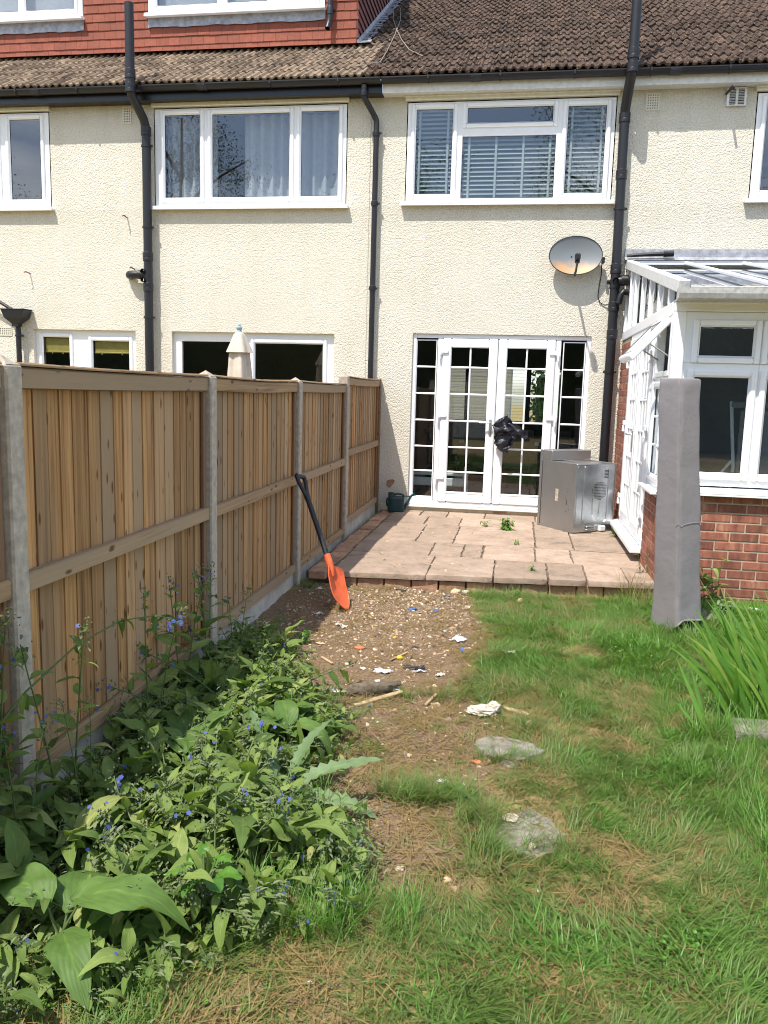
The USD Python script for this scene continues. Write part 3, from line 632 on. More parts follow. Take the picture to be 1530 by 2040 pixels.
# ================================================================ right house
right = thing('terraced_house', 'cream roughcast terraced house with French doors and brown mossy tiled roof', 'house')
RWIN = (-1.515, .925, 3.885, 5.04); QWIN = (2.44, 4.4, 3.885, 5.04); FDOOR = (-1.362, .803, .19, 2.335)
obj('wall', wall_mesh(rect(-1.949, -.1, 7., 5.14), [hole(RWIN), hole(QWIN), hole(FDOOR, 0), rect(-.275, .122, -.095, .178)], YW, YW + .28), 'cream_roughcast', right)
window(right, *RWIN, YW - .012, [(-1.40, -.963, 3.985, 4.952, 1), (-.79, .205, 4.79, 4.955, 1), (-.838, .252, 3.935, 4.635, 0), (.378, .812, 3.978, 4.946, 1)], .045, 5.10, label='upstairs window with white venetian blinds')
window(right, *QWIN, YW - .012, [(2.56, 3.1, 3.99, 4.94, 1), (3.3, 4.28, 3.99, 4.94, 1)], .05, 5.10, label='upstairs window cut by the right edge of the picture')
shell(right, -1.946, 7., (-1.35, 1.10, .72, 2.10))
fw_ = obj('window', ring(-1.35, .72, 1.10, 2.10, .05, 14.55, 14.62), 'chair_grey', right, label='far window of the dining room, seen through the French doors')
for x in (-.93, -.42, .12): obj('mullion', MB().box(x - .045, x + .045, 14.555, 14.615, 1.15, 2.05), 'chair_grey', fw_)
eaves(right, -1.795, 7., 'aged_white')
obj('plinth', MB().box(-1.72, .29, YW - .012, YW + .003, -.05, .185, .003).box(.30, 1.15, YW - .010, YW + .003, -.05, .17, .003), 'smooth_render', right)
rroof = obj('roof', MB().add(*deck(-2.085, 7., 7.)), 'tile_mossy', right)
def beyond(x, i):
    edge = 2.45 + i * .085
    return x > edge or i > 12 or x < -2.1 - (i > 5) * -.0
lay_tiles(rroof, -2.04, 5.6, 18, 'tile_mossy', 1.0, seed=3, most=300, far=beyond)
mt = MB(); r = np.random.default_rng(44)
for i in range(6, 18):
    for x in (-2.135, -2.327):
        v, f = roof_tile_mesh(r, r.uniform(0, .01), 1.); mt.add(on_slope(v, x, i * TG), f)
obj('roof_tile_field', mt, 'tile_mossy', rroof, smooth=35, kind='stuff')
# French doors with astragal bars
fd = obj('door_frame', ring(FDOOR[0], FDOOR[1], FDOOR[2], FDOOR[3], .05, YW + .03, YW + .10, .006).box(-1.045, -.985, YW + .0315, YW + .10, .24, 2.285, .006).box(.395, .455, YW + .0315, YW + .10, .24, 2.285, .006), 'white_upvc', right)
def glazed(parent, gx0, gx1, gz0, gz1, yf, bars_x, bars_z, bw=.011):
    m = MB()
    zz = [gz0] + sorted(bars_z) + [gz1]
    for b in bars_z: m.box(gx0 - .004, gx1 + .004, yf, yf + .02, b - bw, b + bw, .006)
    for bx in bars_x:
        for za, zb in zip(zz[:-1], zz[1:]):
            m.box(bx - bw, bx + bw, yf + .001, yf + .019, za + (bw if za > gz0 else -.004), zb - (bw if zb < gz1 else -.004), .006)
    obj('glazing_bar', m, 'white_upvc', parent)
    xx = [gx0] + sorted(bars_x) + [gx1]
    for xa, xb in zip(xx[:-1], xx[1:]):
        for za, zb in zip(zz[:-1], zz[1:]):
            obj('pane', pane_quad(xa, xb, za, zb, yf + .012 + RNG.normal(0, .0004)), 'door_glass', parent)
BZ = [.628, .94, 1.27, 1.602, 1.932]
for gx0, gx1 in ((-1.305, -1.066), (.492, .735)):
    sl = obj('side_light', ring(gx0 - .012, gx1 + .012, .29, 2.265, .012, YW + .04, YW + .09, .003), 'white_upvc', right)
    obj('panel_rail', MB().box(gx0 - .012, gx1 + .012, YW + .041, YW + .09, .24, .289, .003), 'white_upvc', sl)
    glazed(sl, gx0, gx1, .302, 2.253, YW + .052, [], BZ)
for nm, (lx0, lx1), (gx0, gx1), mid in (('left', (-.984, -.302), (-.863, -.412), -.638), ('right', (-.298, .394), (-.180, .279), .050)):
    leaf = obj('door', ring(lx0 + .002, lx1 - .002, .245, 2.28, .108, YW + .012, YW + .072, .012).box(lx0 + .11, lx1 - .11, YW + .0135, YW + .072, .353, .375, .004), 'white_upvc', right)
    glazed(leaf, gx0 - .008, gx1 + .008, .376, 2.172, YW + .03, [mid], BZ)
    hx = lx1 - .055 if nm == 'left' else lx0 + .055
    sgn = -1 if nm == 'left' else 1
    h = MB().box(hx - .016, hx + .016, YW + .0, YW + .012, 1.10, 1.305, .006).tube([(hx, YW + .0, 1.262), (hx, YW - .045, 1.262)], .010, 10)
    h.tube([(hx, YW - .045, 1.262), (hx + sgn * .02, YW - .05, 1.264), (hx + sgn * .135, YW - .045, 1.262)], [.010, .010, .008], 10).lathe([(.008, 0), (.008, .02)], (hx, YW - .001, 1.13), 10)
    obj('handle', h, 'steel', leaf, smooth=40)
    for hz in (.50, 1.28, 2.07):
        ex = lx0 if nm == 'left' else lx1
        obj('hinge', MB().box(ex - .05 if nm == 'left' else ex - .075, ex + .075 if nm == 'left' else ex + .05, YW - .008, YW + .012, hz + .03, hz + .075, .008).box(ex - .045 if nm == 'left' else ex + .02, ex - .02 if nm == 'left' else ex + .045, YW - .014, YW + .012, hz - .045, hz + .03, .006), 'white_upvc', leaf)
obj('threshold', MB().box(-1.375, .83, YW - .045, YW + .11, .168, .188, .005), 'white_upvc', right)
br = obj('air_brick', MB().plate(rect(-.272, .122, -.098, .175).difference(unary_union([rect(-.262 + i * .024, .128 + j * .022, -.248 + i * .024, .141 + j * .022) for i in range(7) for j in range(2)])), YW - .016, YW + .03), 'brick_buff', right)
obj('recess', MB().box(-.28, -.09, YW + .031, YW + .05, .11, .18), 'black_board', br)
# dining room seen through the doors
fb = thing('venetian_blind', 'thin slatted blind in the far window seen through the French doors', 'blind')
for i in range(17): obj('slat', MB().box(-1.3, .67, 14.40, 14.44, 1.16 + i * .054, 1.163 + i * .054), 'chair_grey', fb)
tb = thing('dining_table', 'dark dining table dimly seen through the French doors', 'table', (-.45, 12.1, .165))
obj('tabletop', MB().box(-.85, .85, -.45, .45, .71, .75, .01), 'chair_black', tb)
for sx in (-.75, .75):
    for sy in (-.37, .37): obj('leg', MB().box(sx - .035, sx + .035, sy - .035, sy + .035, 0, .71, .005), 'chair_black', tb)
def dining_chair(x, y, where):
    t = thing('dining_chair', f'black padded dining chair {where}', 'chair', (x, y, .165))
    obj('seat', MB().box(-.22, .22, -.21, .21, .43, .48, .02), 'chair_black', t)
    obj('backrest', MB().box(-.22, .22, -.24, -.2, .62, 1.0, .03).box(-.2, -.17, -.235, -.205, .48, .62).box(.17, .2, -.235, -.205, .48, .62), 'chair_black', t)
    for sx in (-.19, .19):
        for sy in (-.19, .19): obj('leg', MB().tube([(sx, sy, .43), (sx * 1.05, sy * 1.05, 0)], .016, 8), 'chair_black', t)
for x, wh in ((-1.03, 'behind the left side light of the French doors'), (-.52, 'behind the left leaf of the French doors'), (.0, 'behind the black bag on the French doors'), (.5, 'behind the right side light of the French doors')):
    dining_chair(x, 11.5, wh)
ch = thing('plastic_lounger', 'pale plastic garden seat standing indoors behind the lowest left door panes', 'garden seat', (-1.05, 10.78, .165))
obj('seat', MB().box(-.42, .42, -.02, .02, .22, .33, .012).box(-.42, .42, -.015, .015, .36, .40, .01), 'white_plastic', ch)
for sx in (-.36, .38): obj('leg', MB().tube([(sx, 0, .4), (sx * 1.02, 0, .2), (sx * 1.2, 0, .0)], [.035, .03, .02], 8), 'white_plastic', ch)

# ================================================================ conservatory
CX, CY = 1.16, 6.85
cons = thing('conservatory', 'white lean-to conservatory on red brick base against the right of the house', 'conservatory')
def brick_run(parent, x0, x1, zlo, zhi, T, depth=.05, course=.0765, bond=.2265, seed=1, odd=0):
    "stretcher-bond bricks standing 4 mm proud of their mortar, front face at local y=0"
    r = np.random.default_rng(seed); i = 0; z = zlo
    while z + .03 < zhi:
        h = min(.065, zhi - z - .002); x = x0 - (bond / 2 if (i + odd) % 2 else 0)
        while x < x1 - .02:
            a, b = max(x, x0), min(x + bond - .0105, x1)
            if b - a > .025:
                p = r.normal(0, .0012)
                obj('brick', MB().box(a, b, p, depth, z, z + h, .004, T), 'brick_red', parent)
            x += bond
        z += course; i += 1
I4 = np.eye(4)
# front dwarf wall
fw = obj('dwarf_wall', MB().box(CX + .006, 4.8, CY + .006, CY + .22, -.12, .865), 'mortar', cons)
brick_run(fw, CX, 3.1, -.04, .865, I4 @ rotT((0, 0, 1), 0, (0, CY, 0)), seed=11)
SIDE = rotT((0, 0, 1), -PI / 2, (CX, 0, 0))       # local x runs towards the camera, local y is depth into the conservatory
sw = obj('dwarf_wall', MB().box(-7.66, -CY - .235, .006, .22, -.12, .83, T=SIDE), 'mortar', cons)
brick_run(sw, -7.66, -CY - .006, -.04, .83, SIDE, seed=12, odd=1)
pw = obj('brick_pier', MB().box(-10.24, -9.36, .006, .22, -.05, 2.27, T=SIDE), 'mortar', cons)
brick_run(pw, -10.24, -9.36, .03, 2.27, SIDE, seed=13)
# frame: corner posts, eaves beam, transoms
fr = MB()
fr.box(CX + .001, CX + .095, CY - .005, CY + .085, .921, 2.30, .008)
fr.box(CX + .002, 4.8, CY - .006, CY + .09, 2.301, 2.375, .006)
fr.box(-10.24, -CY - .092, -.006, .09, 2.285, 2.385, .008, T=SIDE)
obj('frame', fr, 'white_upvc', cons)
# front windows: top opener over fixed light
for i, (a, b) in enumerate(((1.257, 1.827), (1.829, 2.399), (2.401, 2.971), (2.973, 3.6))):
    window(cons, a, b, 1.905, 2.298, CY, [(a + .113, b - .062, 1.965, 2.185, 1)] if i == 0 else [(a + .062, b - .062, 1.965, 2.185, 1)], mat='white_upvc')
    window(cons, a, b, .935, 1.903, CY, [(a + .095, b - .07, 1.045, 1.795, 1)] if i == 0 else [(a + .07, b - .07, 1.045, 1.795, 1)], mat='white_upvc')
obj('sill', MB().box(CX - .03, 4.8, CY - .075, CY + .08, .872, .92, .008).box(CX - .03, 4.8, CY - .075, CY - .06, .86, .873, .003), 'white_upvc', cons)
# side: French doors, then a window over a low wall with its top light open
XF.append(SIDE)
d0 = obj('door_frame', ring(-9.355, -7.70, .255, 2.283, .05, 0.0, .08, .006), 'white_upvc', cons)
for a, b in ((-9.30, -8.53), (-8.525, -7.755)):
    lf = obj('door', ring(a + .002, b - .002, .31, 2.23, .105, -.018, .05, .012), 'white_upvc', cons)
    glazed(lf, a + .108, b - .108, .416, 2.124, .0, [(a + b) / 2 - .09, (a + b) / 2 + .09], [.70, 1.0, 1.3, 1.6, 1.87])
    for hz in (.52, 1.32, 2.0):
        ex = a if a < -9 else b
        obj('hinge', MB().box(ex - .05, ex + .05, -.038, -.017, hz, hz + .05, .008).box(ex - .012, ex + .012, -.045, -.017, hz - .07, hz, .006), 'white_upvc', lf)
    if a < -9:
        hx = b - .05
        obj('handle', MB().box(hx - .015, hx + .015, -.03, -.018, 1.07, 1.29, .005).tube([(hx, -.03, 1.25), (hx, -.075, 1.25), (hx - .12, -.075, 1.25)], .010, 8), 'steel', lf, smooth=40)
obj('threshold', MB().box(-9.5, -7.66, -.10, .09, .20, .25, .008), 'white_upvc', cons)
window(cons, -7.655, -CY - .095, .862, 1.80, 0.0, [(-7.56, -7.03, .97, 1.70, 1)], mat='white_upvc')
glazed(cons, -7.56, -7.03, .97, 1.70, .012, [-7.295], [1.215, 1.46])
obj('sill', MB().box(-7.655, -CY - .076, -.07, .08, .833, .861, .006), 'white_upvc', cons)
obj('opener_frame', ring(-7.655, -CY - .095, 1.802, 2.284, .045, 0.0, .075, .006), 'white_upvc', cons)
# the top light, hinged at its head and pushed out
TILT = rotT((1, 0, 0), math.radians(-42), (0, -.012, 2.255))
ow = MB(); ow2 = MB()
for (x0, x1, z0, z1) in ((-7.63, -7.575, -.43, 0), (-7.02, -6.965, -.43, 0), (-7.575, -7.02, -.055, 0), (-7.575, -7.02, -.43, -.375)):
    ow.box(x0 + .0005, x1 - .0005, -.03, .03, z0, z1, .010, T=TILT)
sash = obj('open_light', ow, 'white_upvc', cons, label='top-hung light pushed open over the side window')
obj('glazing_bar', MB().box(-7.306, -7.284, -.008, .012, -.374, -.056, .004, T=TILT), 'white_upvc', sash)
gk = MB()
for (x0, x1, z0, z1) in ((-7.583, -7.574, -.383, -.047), (-7.021, -7.012, -.383, -.047), (-7.574, -7.021, -.383, -.374), (-7.574, -7.021, -.056, -.047)): gk.box(x0, x1, -.0325, -.0303, z0, z1, 0, T=TILT)
obj('gasket', gk, 'black_plastic', sash)
pv, pf = pane_quad(-7.575, -7.02, -.375, -.055, .002); pv = pv @ TILT[:3, :3].T + TILT[:3, 3]
obj('pane', (pv, pf), 'window_glass', sash)
for x_ in (-7.0, -7.6): obj('stay', MB().tube([(x_, .02, 1.95), (x_, -.17, 2.07)], .007, 6), 'steel', sash)
# glazed gable above the transom
ZR0, ZR1 = 3.165, 2.455      # rafter line at the wall and at the eave
YE = 6.62
def zraf(y_): return ZR1 + (ZR0 - ZR1) * (y_ - YE) / (YW - YE)
bars = [10.2, 9.82, 9.4, 8.85, 8.3, 7.75, 7.2]
for y_ in bars:
    obj('glazing_bar', MB().box(-y_ - .022, -y_ + .022, -.002, .05, 2.386, zraf(y_) - .05, .005), 'white_upvc', cons)
for a, b in zip(bars[:-1], bars[1:]):
    obj('pane', (np.array([(-a + .022, .02, 2.386), (-b - .022, .02, 2.386), (-b - .022, .02, zraf(b) - .03), (-a + .022, .02, zraf(a) - .03)]), np.array([[0, 1, 2], [0, 2, 3]])), 'window_glass', cons)
XF.pop()
# rafters and sheets of the roof
def sloped(x0, x1, up, th, c=.008):
    a = math.atan2(ZR0 - ZR1, YW - YE); L = math.hypot(ZR0 - ZR1, YW - YE)
    T = rotT((1, 0, 0), a, (0, YE, ZR1))
    return MB().box(x0, x1, 0, L - .015, up, up + th, c, T=T)
for i in range(6):
    x = CX + .005 + i * .637
    wdt = .05 if i == 0 else .03
    rf = obj('rafter', sloped(x - wdt * .5, x + wdt, -.045 if i == 0 else .006, .10 if i == 0 else .035), 'aged_white' if i == 0 else 'white_upvc', cons)
    e = MB(); a = math.atan2(ZR0 - ZR1, YW - YE)
    e.box(x - wdt * .6, x + wdt * 1.1, -.025, -.001, -.04, .06, .012, T=rotT((1, 0, 0), a, (0, YE, ZR1)))
    obj('end_cap', e, 'grimy_white', rf)
    if i < 5:
        obj('roof_sheet', sloped(x + wdt + .001 if i == 0 else x + .0, x + .636, -.022, .002, .001), 'roof_glass', cons)
        obj('sheet_closer', MB().box(x + wdt + .006, x + .637 - .02, -.022, -.002, -.02, .012, .004, T=rotT((1, 0, 0), a, (0, YE, ZR1))), 'grimy_white', cons)
obj('wall_plate', MB().box(CX - .02, 4.6, YW - .07, YW - .004, 3.155, 3.205, .006), 'white_upvc', cons)
fv = MB(); N_ = 24
for i in range(N_):
    a, b = CX - .04 + 3.5 * i / N_, CX - .04 + 3.5 * (i + 1) / N_ + .004
    o = RNG.normal(0, .002)
    fv.add([(a, YW - .014 + o, 3.34), (b, YW - .014 + o, 3.34), (b, YW - .02, 3.25), (a, YW - .02, 3.25), (b, YW - .085, 3.207), (a, YW - .085, 3.207)], [(3, 2, 1), (3, 1, 0), (5, 4, 2), (5, 2, 3)])
obj('lead_flashing', fv, 'lead', cons)
gt = Polygon([(6.50, 2.40), (6.515, 2.365), (6.60, 2.355), (6.62, 2.37), (6.62, 2.445), (6.612, 2.445), (6.612, 2.375), (6.525, 2.375), (6.512, 2.405), (6.512, 2.438), (6.496, 2.438)])
obj('gutter', MB().plate(gt, CX - .03, 4.6, 'yz').plate(Polygon([(6.5, 2.40), (6.515, 2.366), (6.6, 2.356), (6.612, 2.37), (6.612, 2.44), (6.5, 2.44)]), CX - .036, CX - .0305, 'yz'), 'grimy_white', cons)
obj('fascia', MB().box(CX, 4.6, 6.622, 6.64, 2.34, 2.445, .002).box(CX, 4.6, 6.641, CY + .05, 2.377, 2.39), 'aged_white', cons)
obj('floor', MB().box(CX + .1, 4.8, CY + .1, YW - .02, .05, .16), 'inside_floor', cons)
obj('end_wall', MB().box(4.6, 4.7, CY + .1, YW - .02, .0, 3.0), 'inside_wall', cons)
obj('inner_lining', MB().box(CX + .25, 4.55, YW - .04, YW - .016, .17, 2.9), 'chair_grey', cons)
fc_ = thing('folding_chair', 'folded grey sun chair leaning inside the conservatory window', 'chair', (1.83, 7.25, .16))
for o in (0, .42):
    obj('frame', MB().tube([(o - .02, .0, 0), (o - .05, .02, .55), (o - .02, .05, .9), (o - .07, .09, 1.45)], .014, 8).tube([(o - .09, .05, .6), (o - .12, .03, .85), (o - .04, .05, .95)], .012, 8), 'white_plastic', fc_, smooth=True)
obj('fabric', MB().box(.0, .40, .035, .05, .35, 1.38, .004).box(-.07, .37, .06, .11, 1.40, 1.45, .01), 'chair_grey', fc_)

# ================================================================ pipes on the walls
def sleeve(m, x, y, z, r, h=.10):
    m.lathe([(r, 0), (r + .009, .0), (r + .009, h * .35), (r + .006, h * .4), (r + .009, h * .45), (r + .009, h), (r, h + .008)], (x, y, z), 18)
def clip(m, x, y, z, r):
    m.lathe([(r, 0), (r + .007, .0), (r + .007, .03), (r, .03)], (x, y, z), 16); m.box(x - .02, x + .02, y, YW + .01, z + .004, z + .026, .003); m.box(x + r, x + r + .03, y - .012, y + .012, z + .003, z + .027, .004); m.box(x - r - .014, x - r, y - .012, y + .012, z + .003, z + .027, .004)
R_ = .055
m = MB().tube([(-4.872, 9.89, 6.13), (-4.872, 9.89, 5.20), (-4.868, 9.905, 5.10), (-4.81, 10.11, 4.88), (-4.803, 10.145, 4.80), (-4.80, 10.15, 4.7), (-4.795, 10.15, .2)], R_, 20, caps=False)
for z in (5.12, 5.28): sleeve(m, -4.872, 9.89, z, R_)
for z in (4.70, 3.18, 2.80): sleeve(m, -4.80, 10.15, z, R_)
for z in (4.56, 3.58, 2.46): clip(m, -4.80, 10.15, z, R_)
m.tube([(-4.80, 10.15, 3.01), (-4.98, 10.15, 3.01), (-5.03, 10.15, 3.01), (-5.06, 10.165, 3.01), (-5.075, 10.19, 3.01), (-5.08, 10.26, 3.01)], [.05, .05, .05, .051, .051, .051], 16)
m.tube([(-4.93, 10.15, 3.01), (-4.89, 10.15, 3.01)], .058, 16)
for z, in ((3.045,), (2.94,)): m.tube([(-4.835, 10.13, z), (-4.845, 10.075, z)], [.03, .03], 14, caps=False)
sp = obj('soil_pipe', m, 'black_plastic', smooth=40)
tag(sp, 'black soil pipe with cranked top and side branch left of the three-light window', 'pipe')
m = MB().tube([(1.03, 9.89, 7.2), (1.03, 9.89, 5.28), (1.03, 9.895, 5.2), (1.012, 10.0, 5.02), (1.005, 10.13, 4.86), (1.005, 10.15, 4.78), (1.022, 10.15, 3.3), (1.03, 10.15, .16)], R_, 20, caps=False)
for z in (5.3, 5.16): sleeve(m, 1.03, 9.89, z, R_)
for z in (4.72, 4.1, 3.05, 2.88, 2.62, 2.3): sleeve(m, 1.007 + (4.7 - z) * .009, 10.15, z, R_)
for z in (3.76, 1.9, .6): clip(m, 1.02, 10.15, z, R_)
m.tube([(1.02, 10.15, 2.96), (1.17, 10.14, 2.975)], .052, 16); m.tube([(1.09, 10.14, 2.97), (1.17, 10.14, 2.975)], .062, 16)
m.tube([(1.02, 10.12, 2.96), (1.02, 10.06, 2.96)], .034, 14, caps=False); m.tube([(.97, 10.15, 2.95), (.935, 10.14, 2.95)], .024, 12)
m.tube([(1.19, 10.12, 2.83), (1.12, 10.1, 2.84), (1.09, 10.09, 2.80), (1.07, 10.09, 2.7)], .036, 12)
tag(obj('soil_pipe', m, 'black_plastic', smooth=40), 'tall black soil pipe between the satellite dish and the conservatory', 'pipe')
r_ = .034
m = MB().tube([(-2.005, 10.03, 5.17), (-2.005, 10.03, 5.08), (-2.0, 10.045, 5.03), (-1.905, 10.155, 4.88), (-1.875, 10.18, 4.82), (-1.872, 10.18, 4.75), (-1.872, 10.18, .15)], r_, 16, caps=False)
sleeve(m, -2.005, 10.03, 5.05, r_, .05)
for z in (4.7, 3.9, 2.9): sleeve(m, -1.872, 10.18, z - .06, r_, .05)
for z in (4.66, 3.85, 2.85): clip(m, -1.872, 10.18, z, r_)
tag(obj('downpipe', m, 'black_plastic', smooth=40), 'thin black downpipe from the gutter between the two upstairs windows', 'pipe')
hp = thing('rainwater_hopper', 'black plastic hopper head with downpipe above the left end of the fence', 'hopper')
T = rotT((0, 0, 1), 0, (-6.665, 10.14, 0))
hv = []
for (w, d, z) in ((.175, .1, 2.545), (.165, .095, 2.54), (.13, .085, 2.44), (.045, .045, 2.365), (.045, .045, 2.33)):
    hv += [(-6.665 - w, 10.14 - d, z), (-6.665 + w, 10.14 - d, z), (-6.665 + w, 10.14 + d, z), (-6.665 - w, 10.14 + d, z)]
hf = [[k * 4 + j, (k + 1) * 4 + j, (k + 1) * 4 + (j + 1) % 4, k * 4 + (j + 1) % 4] for k in range(4) for j in range(4)]
obj('hopper_head', MB().add(hv, hf).box(-6.84, -6.49, 10.04, 10.24, 2.546, 2.556, .003), 'black_plastic', hp)
mm = MB().tube([(-6.662, 10.16, 2.34), (-6.655, 10.16, .2)], .034, 14, caps=False)
clip(mm, -6.66, 10.16, 2.2, .034)
obj('downpipe', mm, 'black_plastic', hp, smooth=40)
obj('inlet_pipe', MB().tube([(-6.72, 10.12, 2.55), (-6.95, 10.12, 2.68), (-7.5, 10.12, 2.98)], .022, 10), 'black_plastic', hp, smooth=True)

# ================================================================ small fittings on the walls
def grille(x0, x1, z0, z1, nx_, nz_, label, mat='cream_board', e=.3, proud=.008):
    w, h = (x1 - x0) / nx_, (z1 - z0) / nz_
    holes = [rect(x0 + (i + e) * w, z0 + (j + e * .8) * h, x0 + (i + 1 - e * .6) * w, z0 + (j + 1 - e * .6) * h) for i in range(nx_) for j in range(nz_)]
    t = obj('wall_vent', MB().plate(rect(x0 - .012, z0 - .012, x1 + .012, z1 + .012).difference(unary_union(holes)), YW - proud, YW - .003), mat)
    obj('backing', MB().box(x0, x1, YW - .0028, YW - .001, z0, z1), 'black_board', t)
    tag(t, label, 'vent')
grille(-5.147, -5.056, 4.887, 5.069, 4, 6, 'small pierced vent under the eaves left of the cranked soil pipe')
grille(1.251, 1.38, 4.884, 5.05, 5, 6, 'cream pierced vent under the eaves right of the tall soil pipe', e=.36)
grille(2.125, 2.31, 4.905, 5.075, 2, 10, 'louvred white vent near the top right upstairs window', 'aged_white', .16, .03)
grille(-7.05, -6.825, 2.225, 2.32, 8, 4, 'terracotta-pale air grille beside the rainwater hopper')
for (x, z, lab) in ((-5.12, 3.733, 'rusty hook in the wall below the left pierced vent'), (-6.517, 3.03, 'rusty bracket stub high above the kitchen window'), (-5.03, 3.09, 'rusty stub just above the soil pipe branch')):
    tag(obj('wall_hook', MB().tube([(x, YW, z), (x - .01, YW - .09, z + .015), (x - .02, YW - .10, z - .0)], .008, 6), 'rust'), lab, 'hook')
tag(obj('overflow_pipe', MB().tube([(2.11, YW, 5.03), (2.12, 10.02, 5.03), (2.125, 9.985, 5.0)], .014, 8), 'black_plastic'), 'stub of black overflow pipe over the louvred vent', 'pipe')
wp = MB().tube([(1.14, 10.17, 3.255), (1.35, 10.17, 3.27), (1.60, 10.17, 3.28)], [.018, .022, .024], 8).tube([(1.55, 10.17, 3.278), (1.66, 10.17, 3.282)], .036, 10)
tag(obj('waste_pipe', wp, 'black_plastic', smooth=40), 'short black waste pipe lying along the lead above the conservatory', 'pipe')
# loose cable on the mossy roof
c1 = [np.array(q_) for q_ in [(-2.30, 13.79, 7.71), (-2.117, 12.631, 6.98), (-1.957, 11.995, 6.577), (-1.792, 11.416, 6.21), (-1.609, 10.884, 5.875), (-1.39, 10.55, 5.665)]]
c2 = [np.array(q_) for q_ in [(-2.136, 13.373, 7.45), (-2.002, 12.609, 6.964), (-1.929, 11.708, 6.396), (-1.883, 10.805, 5.827), (-1.876, 10.326, 5.526), (-1.974, 10.295, 5.506), (-2.162, 10.169, 5.427)]]
for c, l in ((c1, 'loose grey cable curling across the mossy roof beside the dormer'), (c2, 'loose cable running down the mossy roof to the gutter')):
    cc = []
    for a, b in zip(c[:-1], c[1:]): cc += [a + (b - a) * t for t in (0, .34, .67)]
    tag(obj('cable', MB().tube(cc + [c[-1]], .006, 5), 'wire_grey', smooth=True), l, 'cable')

# ================================================================ satellite dish
ds = thing('satellite_dish', 'grey oval satellite dish with rust-stained lower half on the cream wall', 'satellite dish')
N_, M_ = 12, 40
V, F = [], []
cen = np.array([.551, 10.115, 3.25]); ex = np.array([1, .0, 0.]); ez = unit((0, .12, 1)); en = np.cross(ex, ez)   # en points away from the wall's rear
en = -en if en[1] > 0 else en
for k_ in range(N_ + 1):
    rr = k_ / N_
    for j in range(M_):
        a = 2 * PI * j / M_
        V.append(cen + ex * .303 * rr * math.cos(a) + ez * .222 * rr * math.sin(a) + en * (.055 * rr * rr - .055))
for k_ in range(N_):
    for j in range(M_):
        a, b = k_ * M_ + j, k_ * M_ + (j + 1) % M_
        F += [(a, b, b + M_), (a, b + M_, a + M_)]
V = np.array(V); F = np.array(F)
obj('reflector', (V, F), 'dish_face', ds, smooth=True)
obj('reflector_back', (V - en * .004, F[:, ::-1]), 'dish_grey', ds, smooth=True)
rimp = [cen + ex * .305 * math.cos(a) + ez * .224 * math.sin(a) for a in np.linspace(0, 2 * PI, 49)]
obj('rim', MB().tube(rimp, .0055, 6, caps=False), 'scuffed_black', ds, smooth=True)
b0 = cen - ez * .22 + en * .0
obj('arm', MB().tube([cen - ez * .16 - en * .05, b0 - ez * .012, b0 + en * .18 - ez * .02, b0 + en * .42 + ez * .03], [.016, .016, .013, .012], 8), 'black_plastic', ds)
hd = b0 + en * .42 + ez * .05
obj('receiver', MB().tube([hd - en * .03 - ez * .02, hd + ez * .05 - en * .05], [.028, .03], 12).box(hd[0] - .032, hd[0] + .032, hd[1] - .03, hd[1] + .05, hd[2] + .0, hd[2] + .07, .014), 'black_plastic', ds)
obj('bracket', MB().tube([cen - en * .06, cen - en * .12 + ex * .05, (.62, 10.24, 3.2)], .02, 8).box(.55, .72, 10.225, 10.249, 3.12, 3.28, .006).box(.853, .885, 10.08, 10.2, 3.16, 3.23, .01), 'black_plastic', ds)
for sx in (-.045, .045): obj('bolt', MB().tube([cen + ex * sx + ez * .0 - en * .056, cen + ex * sx - en * .047], .009, 8), 'black_plastic', ds)
cb = [(.86, 10.2, 3.16), (.868, 10.235, 3.05), (.85, 10.238, 2.9), (.845, 10.238, 2.8), (.87, 10.238, 2.73), (.92, 10.238, 2.70), (.975, 10.22, 2.705)]
cc = []
for a, b in zip(cb[:-1], cb[1:]): cc += [np.array(a) + (np.array(b) - np.array(a)) * t for t in (0, .5)]
obj('cable', MB().tube(cc + [cb[-1]], .006, 6), 'black_plastic', ds, smooth=True)

# ================================================================ blinds and curtains
def blind(x0, x1, z0, z1, tapes, label):
    t = thing('venetian_blind', label, 'blind'); n = int((z1 - z0) / .0525); y_ = YW + .07
    obj('head_rail', MB().box(x0, x1, y_ - .025, y_ + .025, z1 - .03, z1, .004), 'blind_slat', t)
    T0 = lambda z: rotT((1, 0, 0), math.radians(42), (0, y_, z))
    for i in range(n): obj('slat', MB().box(x0, x1, -.024, .024, -.0015, .0015, T=T0(z1 - .06 - i * (z1 - z0 - .06) / n)), 'blind_slat', t)
    for x in tapes: obj('tape', MB().box(x - .013, x + .013, y_ - .028, y_ - .0265, z0, z1 - .03).box(x - .013, x + .013, y_ + .0265, y_ + .028, z0, z1 - .03), 'blind_slat', t)
blind(-1.43, -.935, 3.95, 4.97, (-1.36, -1.02), 'white venetian blind in the left light of the right-hand upstairs window')
blind(-.86, .27, 3.90, 4.72, (-.76, -.44, -.12, .19), 'wide white venetian blind in the middle of the upstairs window')
blind(.35, .84, 3.95, 4.97, (.43, .77), 'white venetian blind in the light nearest the tall soil pipe')
obj_ = MB()
def drape(x0, x1, z0, z1, y_, amp, fold, seed):
    r = np.random.default_rng(seed); n = int((x1 - x0) / .012); xs2 = np.linspace(x0, x1, n); ph = np.cumsum(r.uniform(.5, 1.5, n)) * fold
    V = []
    for z in (z0, (z0 + z1) / 2, z1): V += [(x, y_ + amp * math.sin(p), z) for x, p in zip(xs2, ph)]
    F = [[k_ * n + i, k_ * n + i + 1, (k_ + 1) * n + i + 1, (k_ + 1) * n + i] for k_ in range(2) for i in range(n - 1)]
    return MB().add(V, F)
